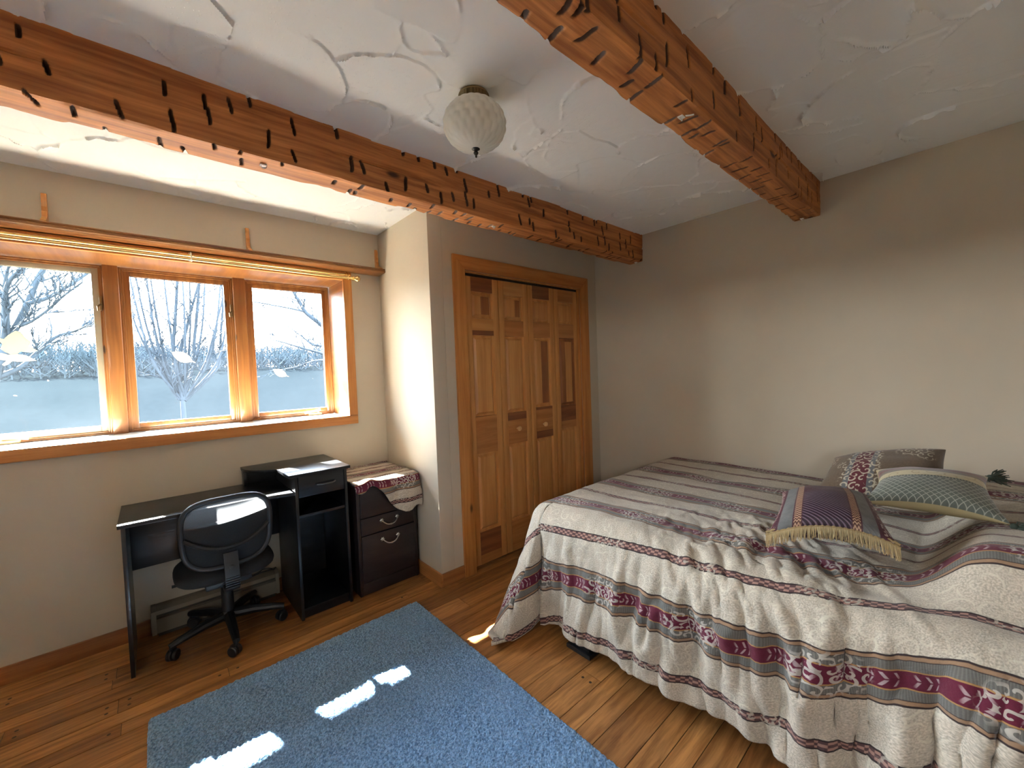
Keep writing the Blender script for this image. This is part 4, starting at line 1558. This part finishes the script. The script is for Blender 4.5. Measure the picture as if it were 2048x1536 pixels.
# crumple across the top in front of the cushions and down the side
fold_side = sst(rho, 0.06, 0.30) * (pp > 0)
s_ = B + 0.10 * pp * np.sin(B * 5.0) + 0.05 * (fbm(B * 3, pp * 4, 111, 3) - 0.5)
rdg = (1 - abs(2 * fbm(s_ * 7.0, pp * 1.3, 121, 3) - 1)) ** 2.0
rdg2 = fbm(s_ * 15, pp * 2.6 + 4, 131, 3)
W = 0.105 * (rdg - 0.55) + 0.045 * (rdg2 - 0.5)
W *= (0.45 + 0.55 * sst(B, 0.2, 0.9)) * (1 + 0.35 * sst(B, 1.1, 1.4))
lower = 0.6 + 0.4 * sst(pp, 0.1, 0.5)
Wd = W * fold_side * lower
Xc -= np.where(qq <= 0, Wd, Wd * 0.5 * (pp > 0))
foldf = 0.02 * (fbm(Pg * 8, qq * 2, 141, 3) - 0.5) * sst(qq, 0.08, 0.3)
Yc += foldf
# wrinkles radiating on the top near the cushions (diagonal)
zone = np.exp(-((B - 0.98) / 0.34) ** 2) * np.exp(-((-Pg - 0.10) / 0.30) ** 2) * (pp < 0.2)
dg = B * 0.95 + (-Pg) * 0.55
wr = (1 - abs(2 * fbm(dg * 11, (B - 2 * (-Pg)) * 2.0, 151, 3) - 1)) ** 2
Zc += 0.034 * (wr - 0.5) * zone * (rho < 0.25)
Xc -= 0.020 * (wr - 0.5) * zone * (pp > 0)
small = fbm(Pg * 17, B * 9, 161, 3) - 0.5
Zc += 0.006 * small * (1 - sst(rho, 0.05, 0.2))
Xc -= 0.010 * (fbm(Pg * 9, B * 22, 171, 3) - 0.5) * (pp > 0)
# the cushions press a hollow near the edge
Zc -= 0.022 * np.exp(-((B - 1.22) / 0.17) ** 2) * np.exp(-((-Pg - 0.06) / 0.14) ** 2)
Zc -= 0.036 * np.exp(-((B - 1.47) / 0.17) ** 2) * np.exp(-((-Pg - 0.55) / 0.22) ** 2)
# hem wobble
Zc += np.where(pp > 0.35, 0.020 * (fbm(B * 3.2, B * 0, 181, 3) - 0.5) * sst(pp, 0.35, 0.6), 0)
# beside the corner fold the hem lifts clear of the floor
Zc -= np.where((pp > 0.2), 0.050 * np.exp(-((B - 0.0) / 0.11) ** 2) * sst(pp, 0.2, 0.6), 0)
Zc = np.maximum(Zc, 0.016)
Xc = np.minimum(Xc, 1.672)
aV = A_IN + Pg + 0.007
aV = aV + np.interp(B, [0, 0.1, 0.55, 1.0, 1.25, 1.5, 2.2], [-0.01, 0.0, 0.04, 0.062, 0.10, 0.185, 0.20]) * sst(Pg, -0.85, -0.02)
# cloth measure: slightly stretched over the roll so the bands sit where they do
UVq = np.stack([B, aV], -1)
P = np.stack([Xc, Yc, Zc], -1)
me = gridmesh('comforter', P, UVq)
me.transform(Matrix.Translation((-0.94, 2.5, -ZT)))
o = obj('comforter', me, MT['comforter'])
o.location = (0.94, -2.5, ZT)
m = o.modifiers.new('thickness', 'SOLIDIFY')
m.thickness = 0.014
m.offset = 1.0
tagit(o, 'beige, grey and maroon striped comforter hanging over the bed', 'comforter')


# ---- throw pillows -----------------------------------------------------------
def pillow(name, FL, FR, BR, BL, thick, mat, label, arch=0.0, pinch=0.10, under=1.0, n=46, puff=0.5):
    """square cushion from its four seam corners; returns thing and a function (s,t)->seam point"""
    FL, FR, BR, BL = map(Vector, (FL, FR, BR, BL))
    c = (FL + FR + BR + BL) / 4
    nrm = (FR - FL).cross(BL - FL).normalized()
    w = ((FR - FL).length + (BR - BL).length) / 2
    d = ((BL - FL).length + (BR - FR).length) / 2

    def mid(s, t):
        s2 = s * (1 - pinch * (1 - abs(s)) * 0) * (1 - pinch * (1 - t * t) * abs(s) ** 3)
        t2 = t * (1 - pinch * (1 - s * s) * abs(t) ** 3)
        u, v = (s2 + 1) / 2, (t2 + 1) / 2
        p_ = FL * (1 - u) * (1 - v) + FR * u * (1 - v) + BR * u * v + BL * (1 - u) * v
        return p_ + nrm * (arch * (1 - s * s) * (1 - (t + 1) / 2))
    base = Vector((c.x, c.y, min(FL.z, FR.z, BR.z, BL.z) - 0.02))
    th_ = thing(name, base, label=label, cat='pillow')
    P = np.zeros((n, n, 3))
    Q = np.zeros((n, n, 3))
    U = np.zeros((n, n, 2))
    for j in range(n):
        for i in range(n):
            s = math.sin((-1 + 2 * i / (n - 1)) * PI / 2)
            t = math.sin((-1 + 2 * j / (n - 1)) * PI / 2)
            h = thick * (max(0, 1 - s * s) * max(0, 1 - t * t)) ** puff
            h *= 1 + 0.10 * (vnoise(np.array(s * 2.5 + 9), np.array(t * 2.5 + 3), 201) - 0.5)
            m_ = mid(s, t)
            P[j, i] = m_ + nrm * h - base
            Q[j, i] = m_ - nrm * h * under - base
            U[j, i] = ((s + 1) / 2 * w, (t + 1) / 2 * d)
    return th_, mid, nrm, P, Q, U, base


# brown scroll pillow, standing behind
th_, mid, nrm, P, Q, U, base = pillow('throw_pillow', (0.95, -2.44, 0.69), (1.03, -2.92, 0.77), (1.31, -2.88, 0.935), (1.22, -2.50, 0.86), 0.09, None, 'brown pillow with cream scrollwork, behind the other cushions', puff=0.42)
obj('front_cover', gridmesh('front_cover', P, U), MT['sham'], th_)
obj('back_cover', gridmesh('back_cover', Q[:, ::-1], U[:, ::-1]), MT['sham'], th_)

# burgundy fringed pillow
th_, mid, nrm, P, Q, U, base = pillow('throw_pillow', (0.305, -2.466, 0.728), (0.455, -2.806, 0.738), (0.79, -2.69, 0.805), (0.67, -2.42, 0.795), 0.080, None, 'burgundy pillow with gold fringe along its front edge', arch=0.045, puff=0.42)
obj('front_cover', gridmesh('front_cover', P, U), MT['burgundy'], th_)
obj('back_cover', gridmesh('back_cover', Q[:, ::-1], U[:, ::-1]), MT['burgundy'], th_)
b = new()
N = 60
pts = [mid(-1 + 2 * k / N, -1) - base for k in range(N + 1)]
for row, (off, rr) in enumerate(((0.002, 0.0055), (0.011, 0.0045))):
    tube(b, [p_ + nrm * (0.002 + off) + (mid(0, -0.9) - mid(0, -1)).normalized() * (off * 0.8) + Vector((0, 0, 0.0018 * math.sin(k * 2.4))) for k, p_ in enumerate(pts)], rr, 8)
hdr = obj('fringe_header', b, MT['fringe_d'], th_, label='braided gold header')
b = new()
outv = -(mid(0, -0.9) - mid(0, -1)).normalized()
rf = random.Random(3)
for k in range(190):
    s = -1 + 2 * (k + 0.5) / 190
    p0 = mid(s, -1) - base + outv * 0.005
    L = 0.034 + rf.uniform(-0.006, 0.006)
    sw = Vector((rf.uniform(-0.006, 0.006), rf.uniform(-0.006, 0.006), 0))
    tube(b, [p0 + Vector((0, 0, 0.004)), p0 + outv * 0.008 + Vector((0, 0, -L * 0.35)) + sw * 0.3, p0 + outv * 0.010 + Vector((0, 0, -L)) + sw], [0.0014, 0.0014, 0.0011], 5)
obj('fringe', b, MT['fringe'], th_, label='gold thread fringe')

# sage lattice pillow
th_, mid, nrm, P, Q, U, base = pillow('throw_pillow', (0.665, -2.675, 0.815), (0.80, -3.045, 0.785), (1.10, -3.00, 0.875), (0.93, -2.69, 0.885), 0.066, None, 'sage green pillow with diamond lattice and dark tassels', arch=0.02, pinch=0.16, puff=0.42)
obj('front_cover', gridmesh('front_cover', P, U), MT['green'], th_)
obj('back_cover', gridmesh('back_cover', Q[:, ::-1], U[:, ::-1]), MT['cream'], th_, label='plain cream underside')
for (s, t) in ((1, 1), (1, -1), (-1, -1)):
    b = new()
    p0 = mid(s, t) - base
    d0 = (mid(s, t) - mid(0, 0)).normalized()
    d0.z -= 0.25
    d0.normalize()
    if (s, t) == (-1, -1):
        sc_ = 0.3
    else:
        sc_ = 1.0
    bmesh.ops.create_uvsphere(b, u_segments=12, v_segments=8, radius=0.011 * sc_, matrix=Matrix.Translation(p0 + d0 * 0.010 * sc_))
    for k in range(90):
        v = Vector((rf.gauss(0, 1), rf.gauss(0, 1), rf.gauss(0, 1))) * 0.014 * sc_
        e_ = p0 + d0 * 0.060 * sc_ + v
        tube(b, [p0 + d0 * 0.012 * sc_, p0 + d0 * 0.035 * sc_ + v * 0.7, e_], [0.0022, 0.0024, 0.0016], 5)
    obj('tassel', b, MT['tassel'], th_, label='dark green yarn tassel')

# ================================================================== CEILING LIGHT
cl_ = thing('ceiling_light', (-0.366, -1.718, 2.392), label='white glass globe ceiling light with antique brass collar', cat='ceiling light')
b = new()
lathe(b, [(0.046, 0.006), (0.054, 0.004), (0.0575, -0.002), (0.0555, -0.005), (0.057, -0.007), (0.057, -0.026), (0.055, -0.030), (0.046, -0.032)], 96, mod=lambda a, z: 1 + (0.025 * (1 if math.sin(a * 32) > 0 else -1) if -0.0265 < z < -0.0065 else 0))
obj('collar', b, MT['abrass'], cl_, ang=25)
b = new()
prof = []
for k in range(41):
    th = PI * (0.13 + 0.86 * k / 40)
    prof.append((0.1165 * math.sin(th) ** 0.85, -0.108 + 0.088 * math.cos(th)))


def quilt(a, z):
    t_ = (z + 0.108) / 0.088
    row = (t_ + 1) * 3.2
    ph = 0.5 * PI if int(row) % 2 else 0.0
    return 1 + 0.042 * abs(math.cos(10 * a + ph)) * (0.25 + 0.75 * math.sin(PI * (row % 1)) ** 0.7) - 0.02


lathe(b, prof, 176, mod=quilt)
obj('globe', b, MT['opal'], cl_, ang=80, label='quilted white glass globe')
zb_ = prof[-1][1]
b = new()
lathe(b, [(0.004, zb_ + 0.012), (0.015, zb_ + 0.003), (0.0155, zb_), (0.008, zb_ - 0.004), (0.006, zb_ - 0.008), (0.0095, zb_ - 0.014), (0.006, zb_ - 0.020), (0.003, zb_ - 0.024), (0.0042, zb_ - 0.028), (0.001, zb_ - 0.032)], 20)
obj('finial', b, MT['bronze'], cl_, label='small dark finial')

# ================================================================== CLIPS ON THE BEAMS
for (x, y_, z, lab, big) in ((-0.957, -1.135, 2.1905, 'white adhesive clip under the window-side beam, nearer the globe light', 0),
                             (0.198, -1.128, 2.1905, 'white adhesive clip under the window-side beam, above the closet door', 0),
                             (1.655, -1.150, 2.1905, 'white adhesive clip at the wall end of the window-side beam', 0),
                             (0.075, -2.298, 2.2045, 'torn white adhesive clip under the beam over the bed', 1),
                             (1.650, -2.275, 2.2045, 'white adhesive clip at the wall end of the beam over the bed', 0)):
    b = new()
    box(b, -0.011, 0.011, -0.009, 0.009, -0.004, 0.0, 0.001)
    tube(b, [(-0.006, 0, -0.003), (-0.006, 0, -0.010), (0.004, 0, -0.012), (0.007, 0, -0.008)], 0.0022, 8)
    if big:
        prism(b, [(0.008, -0.012), (0.016, -0.022), (0.022, -0.034), (0.017, -0.036), (0.010, -0.024), (0.0, -0.014)], 'z', -0.003, -0.001)
    o = obj('adhesive_clip', b, MT['white'])
    o.location = (x, y_, z)
    tagit(o, lab, 'clip', 'white adhesive clips on the beams')

# ================================================================== OUTSIDE
# lawn falling away, then a hillside
gx, gy = np.meshgrid(np.linspace(-90, 110, 140), np.linspace(-60, 120, 180))
zz = -1.1 + 0.0 * gx + 4.3 * sst(gy, 10, 80) + 1.6 * (fbm(gx * 0.05 + 20, gy * 0.05, 301, 3) - 0.5) * sst(gy, 6, 40)
P = np.stack([gx, gy, zz], -1)
o = obj('ground', gridmesh('ground', P), MT['ground'])
tagit(o, 'pale hazy field and hillside outside the window', 'ground', kind='structure')
b = new()
prism(b, [(0.30, 2.60), (1.56, 2.68), (1.60, 2.68), (1.60, 2.86), (0.30, 3.35)], 'x', -6.0, 5.0)
struct('eave', b, MT['soffit'])


def limb(bm, pts, n=7):
    """smooth a coarse limb (x,y,z,r) and add it as a tube"""
    out, rad = [], []
    for i in range(len(pts) - 1):
        p0 = pts[max(0, i - 1)]
        p1, p2 = pts[i], pts[i + 1]
        p3 = pts[min(len(pts) - 1, i + 2)]
        for k in range(4):
            t_ = k / 4
            f = lambda c: 0.5 * ((2 * p1[c]) + (-p0[c] + p2[c]) * t_ + (2 * p0[c] - 5 * p1[c] + 4 * p2[c] - p3[c]) * t_ ** 2 + (-p0[c] + 3 * p1[c] - 3 * p2[c] + p3[c]) * t_ ** 3)
            out.append(Vector((f(0), f(1), f(2))))
            rad.append(max(0.002, p1[3] + (p2[3] - p1[3]) * t_))
    out.append(Vector(pts[-1][:3]))
    rad.append(max(0.002, pts[-1][3]))
    tube(bm, out, rad, n)
    return out, rad


def twigs(bm, out, rad, rg, dens, L0, depth=2, up=0.25):
    for i in range(1, len(out)):
        if rg.random() < dens:
            tg = (out[i] - out[i - 1]).normalized()
            v = Vector((rg.gauss(0, 1), rg.gauss(0, 0.8), rg.gauss(0.15, 0.8)))
            v = (v - tg * v.dot(tg)).normalized()
            d = (tg * 0.75 + v * 0.75 + Vector((0, 0, up))).normalized()
            L = L0 * rg.uniform(0.5, 1.2)
            r0 = min(max(rad[i] * 0.6, 0.008), 0.016)
            pts = []
            pcur = out[i].copy()
            m_ = 4
            for k in range(m_ + 1):
                pts.append((pcur.x, pcur.y, pcur.z, r0 * (1 - 0.8 * k / m_)))
                d = (d + Vector((rg.gauss(0, 0.16), rg.gauss(0, 0.16), rg.gauss(0.04, 0.14)))).normalized()
                pcur = pcur + d * L / m_
            o2, r2_ = limb(bm, pts, 4)
            if depth > 1:
                twigs(bm, o2, r2_, rg, dens * 0.8, L0 * 0.55, depth - 1, up)


def tree(name, limbs, seed, label, dens, L0, leaves=0, depth=2):
    rg = random.Random(seed)
    c = Vector(limbs[0][0][:3])
    base = Vector((c.x, c.y, -1.1))
    t_ = thing(name, base, label=label, cat='tree')
    b = new()
    tips = []
    first = limbs[0][0]
    limb(b, [(c.x, c.y, -1.15, first[3] * 1.5), (c.x, c.y, (c.z - 1.1) / 2, first[3] * 1.2), first], 9)
    for L in limbs:
        o_, r_ = limb(b, L)
        twigs(b, o_, r_, rg, dens, L0, depth)
        tips += o_[3:]
    # carry the limbs on above the window head so the tree is whole
    for L in limbs:
        e_, p_ = Vector(L[-1][:3]), Vector(L[-2][:3])
        d = (e_ - p_).normalized()
        if d.z > 0.3 and L[-1][3] > 0.012:
            pts = [(e_.x, e_.y, e_.z, L[-1][3])]
            q_ = e_.copy()
            for k in range(3):
                d = (d + Vector((rg.gauss(0, 0.15), rg.gauss(0, 0.15), 0.1))).normalized()
                q_ = q_ + d * 0.45
                pts.append((q_.x, q_.y, q_.z, L[-1][3] * (1 - (k + 1) / 3.2)))
            o2, r2_ = limb(b, pts, 5)
            twigs(b, o2, r2_, rg, dens, L0, 1)
    obj('branches', b, MT['bark'], t_, True, 60)
    if leaves:
        b = new()
        for k in range(leaves):
            q_ = rg.choice(tips) + Vector((rg.gauss(0, 0.25), rg.gauss(0, 0.25), rg.gauss(0, 0.25)))
            r1 = rg.uniform(0.012, 0.026)
            Mx = Matrix.Translation(q_) @ Euler((rg.uniform(0, 6), rg.uniform(0, 6), rg.uniform(0, 6))).to_matrix().to_4x4()
            vs = [b.verts.new(Mx @ Vector((r1 * x_, r1 * y_ * 0.6, 0.15 * r1 * abs(x_)))) for (x_, y_) in ((-1, 0), (-0.3, 0.8), (0.6, 0.6), (1.1, 0), (0.6, -0.6), (-0.3, -0.8))]
            b.faces.new(vs)
        lf = obj('leaves', b, MT['leafbrown'], t_, True)
        lf['kind'] = 'stuff'


rs_ = random.Random(77)
STEMS = []
for k in range(9):
    x1 = -1.75 + 2.2 * (k + rs_.uniform(0.1, 0.9)) / 9
    x0 = -0.78 + rs_.uniform(-0.06, 0.06)
    y1 = 9.0 + rs_.uniform(-0.5, 0.9)
    xm = x0 + (x1 - x0) * rs_.uniform(0.35, 0.6)
    STEMS.append([(x0, 9.0, 0.95, 0.03), (xm, (9 + y1) / 2, 1.75, 0.026), (x0 + (x1 - x0) * 0.8, y1, 2.7, 0.020), (x1, y1 + 0.1, 4.0, 0.013)])
tree('tree', [
    [(-3.18, 6.0, 0.55, 0.108), (-2.96, 6.0, 1.48, 0.089), (-2.8, 6.0, 1.96, 0.063)],
    [(-2.8, 6.0, 1.96, 0.049), (-2.67, 6.1, 2.33, 0.043), (-2.58, 6.2, 2.64, 0.04), (-2.5, 6.3, 2.96, 0.037), (-2.39, 6.4, 3.29, 0.03), (-2.31, 6.5, 3.71, 0.023)],
    [(-2.58, 6.05, 2.56, 0.032), (-2.39, 6.15, 2.68, 0.03), (-2.22, 6.3, 2.87, 0.027), (-2.01, 6.45, 3.12, 0.024), (-1.8, 6.6, 3.42, 0.017)],
    [(-2.70, 6.0, 2.21, 0.021), (-2.55, 5.9, 2.28, 0.018), (-2.36, 5.8, 2.45, 0.016), (-2.17, 5.7, 2.67, 0.014), (-1.98, 5.6, 2.85, 0.011)],
    [(-2.96, 6.0, 1.48, 0.048), (-2.7, 6.1, 1.65, 0.032), (-2.54, 6.2, 1.87, 0.029), (-2.37, 6.3, 2.1, 0.024), (-2.16, 6.4, 2.22, 0.02), (-1.88, 6.5, 2.38, 0.016), (-1.5, 6.6, 2.5, 0.010)],
    [(-2.83, 6.0, 1.96, 0.028), (-2.77, 5.9, 2.3, 0.024), (-2.75, 5.8, 2.56, 0.024), (-2.67, 5.7, 2.82, 0.027), (-2.51, 5.6, 3.02, 0.02), (-2.44, 5.5, 3.28, 0.017)],
    [(-2.76, 5.9, 2.55, 0.024), (-2.83, 5.9, 2.84, 0.02), (-2.76, 5.8, 3.1, 0.02), (-2.6, 5.7, 3.37, 0.014)],
], 21, 'bare forked tree outside the left window pane', 0.6, 0.5, 60)
tree('tree', [
    [(-0.78, 9.0, 0.94, 0.046), (-0.86, 9.0, 1.69, 0.041), (-0.89, 9.0, 2.08, 0.038), (-0.82, 9.0, 2.76, 0.034), (-0.74, 9.0, 3.63, 0.029), (-0.69, 9.0, 4.34, 0.023)],
    [(-0.80, 9.0, 0.95, 0.045), (-0.79, 9.05, 1.91, 0.04), (-0.63, 9.1, 2.55, 0.035), (-0.48, 9.15, 3.14, 0.028), (-0.3, 9.2, 3.81, 0.021)],
    [(-0.76, 9.0, 0.94, 0.046), (-0.53, 9.0, 1.85, 0.039), (-0.51, 9.0, 2.2, 0.035), (-0.41, 9.0, 3.01, 0.032), (-0.35, 9.0, 3.55, 0.028), (-0.25, 9.0, 4.3, 0.021)],
    [(-0.82, 9.0, 0.95, 0.034), (-1.05, 9.05, 1.69, 0.029), (-1.18, 9.1, 2.53, 0.024), (-1.23, 9.15, 3.2, 0.02), (-1.26, 9.2, 3.75, 0.015)],
    [(-0.84, 9.0, 0.95, 0.034), (-1.12, 9.05, 1.58, 0.027), (-1.36, 9.1, 2.19, 0.022), (-1.51, 9.15, 2.74, 0.017), (-1.54, 9.2, 3.18, 0.013)],
    [(-0.74, 9.0, 0.93, 0.034), (-0.33, 9.05, 1.73, 0.031), (-0.15, 9.1, 2.33, 0.024), (0.04, 9.15, 3.06, 0.019), (0.2, 9.2, 3.69, 0.015)],
    [(-0.74, 9.0, 0.93, 0.034), (-0.1, 9.4, 1.6, 0.034), (0.02, 9.52, 1.97, 0.034), (0.08, 9.54, 2.62, 0.03), (0.16, 9.56, 3.37, 0.023), (0.14, 9.58, 4.12, 0.018)],
] + STEMS, 22, 'many-stemmed bare tree outside the middle window pane', 0.5, 0.6, 20)
tree('tree', [
    [(2.19, 7.0, 1.5, 0.09), (2.19, 7.0, 1.74, 0.084), (1.84, 7.05, 2.38, 0.058), (1.7, 7.1, 2.58, 0.051), (1.42, 7.15, 2.83, 0.046), (1.32, 7.2, 3.06, 0.036), (1.22, 7.25, 3.27, 0.029), (1.12, 7.3, 3.56, 0.023)],
    [(1.38, 7.15, 2.85, 0.025), (1.12, 7.05, 2.88, 0.02), (0.84, 7.1, 2.93, 0.016), (0.52, 7.15, 2.98, 0.013), (0.35, 7.2, 2.99, 0.01)],
    [(2.19, 7.0, 1.74, 0.048), (1.66, 7.08, 1.91, 0.023), (1.26, 7.16, 2.04, 0.019), (0.88, 7.24, 2.17, 0.014), (0.73, 7.32, 2.21, 0.011)],
    [(2.19, 7.0, 1.74, 0.048), (1.78, 7.08, 2.04, 0.023), (1.53, 7.16, 2.1, 0.021), (1.42, 7.24, 2.22, 0.016)],
    [(2.18, 7.0, 1.6, 0.048), (1.65, 7.08, 1.74, 0.023), (1.14, 7.16, 1.59, 0.017), (0.7, 7.24, 1.52, 0.011)],
], 23, 'bare tree leaning in from the right outside the right window pane', 0.6, 0.45, 10)
# far woods: nobody could count them
rg = random.Random(31)
b = new()
for k in range(1500):
    x_ = rg.uniform(-34, 66)
    y_ = rg.uniform(56, 86)
    z_ = -1.1 + 4.3 * float(sst(np.array(y_), 10, 80))
    hgt = rg.uniform(2.5, 5.2) * (0.5 + 0.5 * (y_ - 40) / 44)
    tube(b, [(x_, y_, z_ - 0.3), (x_ + rg.gauss(0, .1), y_, z_ + hgt * 0.5), (x_ + rg.gauss(0, .3), y_, z_ + hgt)], [0.07, 0.05, 0.02], 4)
    for j in range(11):
        f = rg.uniform(0.04, 0.9)
        a = rg.uniform(0, 6.28)
        L = hgt * (1 - f) * rg.uniform(0.4, 0.8) + 0.3
        q_ = Vector((x_, y_, z_ + hgt * f))
        tube(b, [q_, q_ + Vector((math.cos(a) * L * 0.5, math.sin(a) * L * 0.5, L * 0.45)), q_ + Vector((math.cos(a) * L * 0.8, math.sin(a) * L * 0.8, L))], [0.05, 0.035, 0.012], 3, cap=False)
o = obj('bare_woods', b, MT['woods'])
tagit(o, 'hazy bare woods on the far hillside', 'woods', kind='stuff')
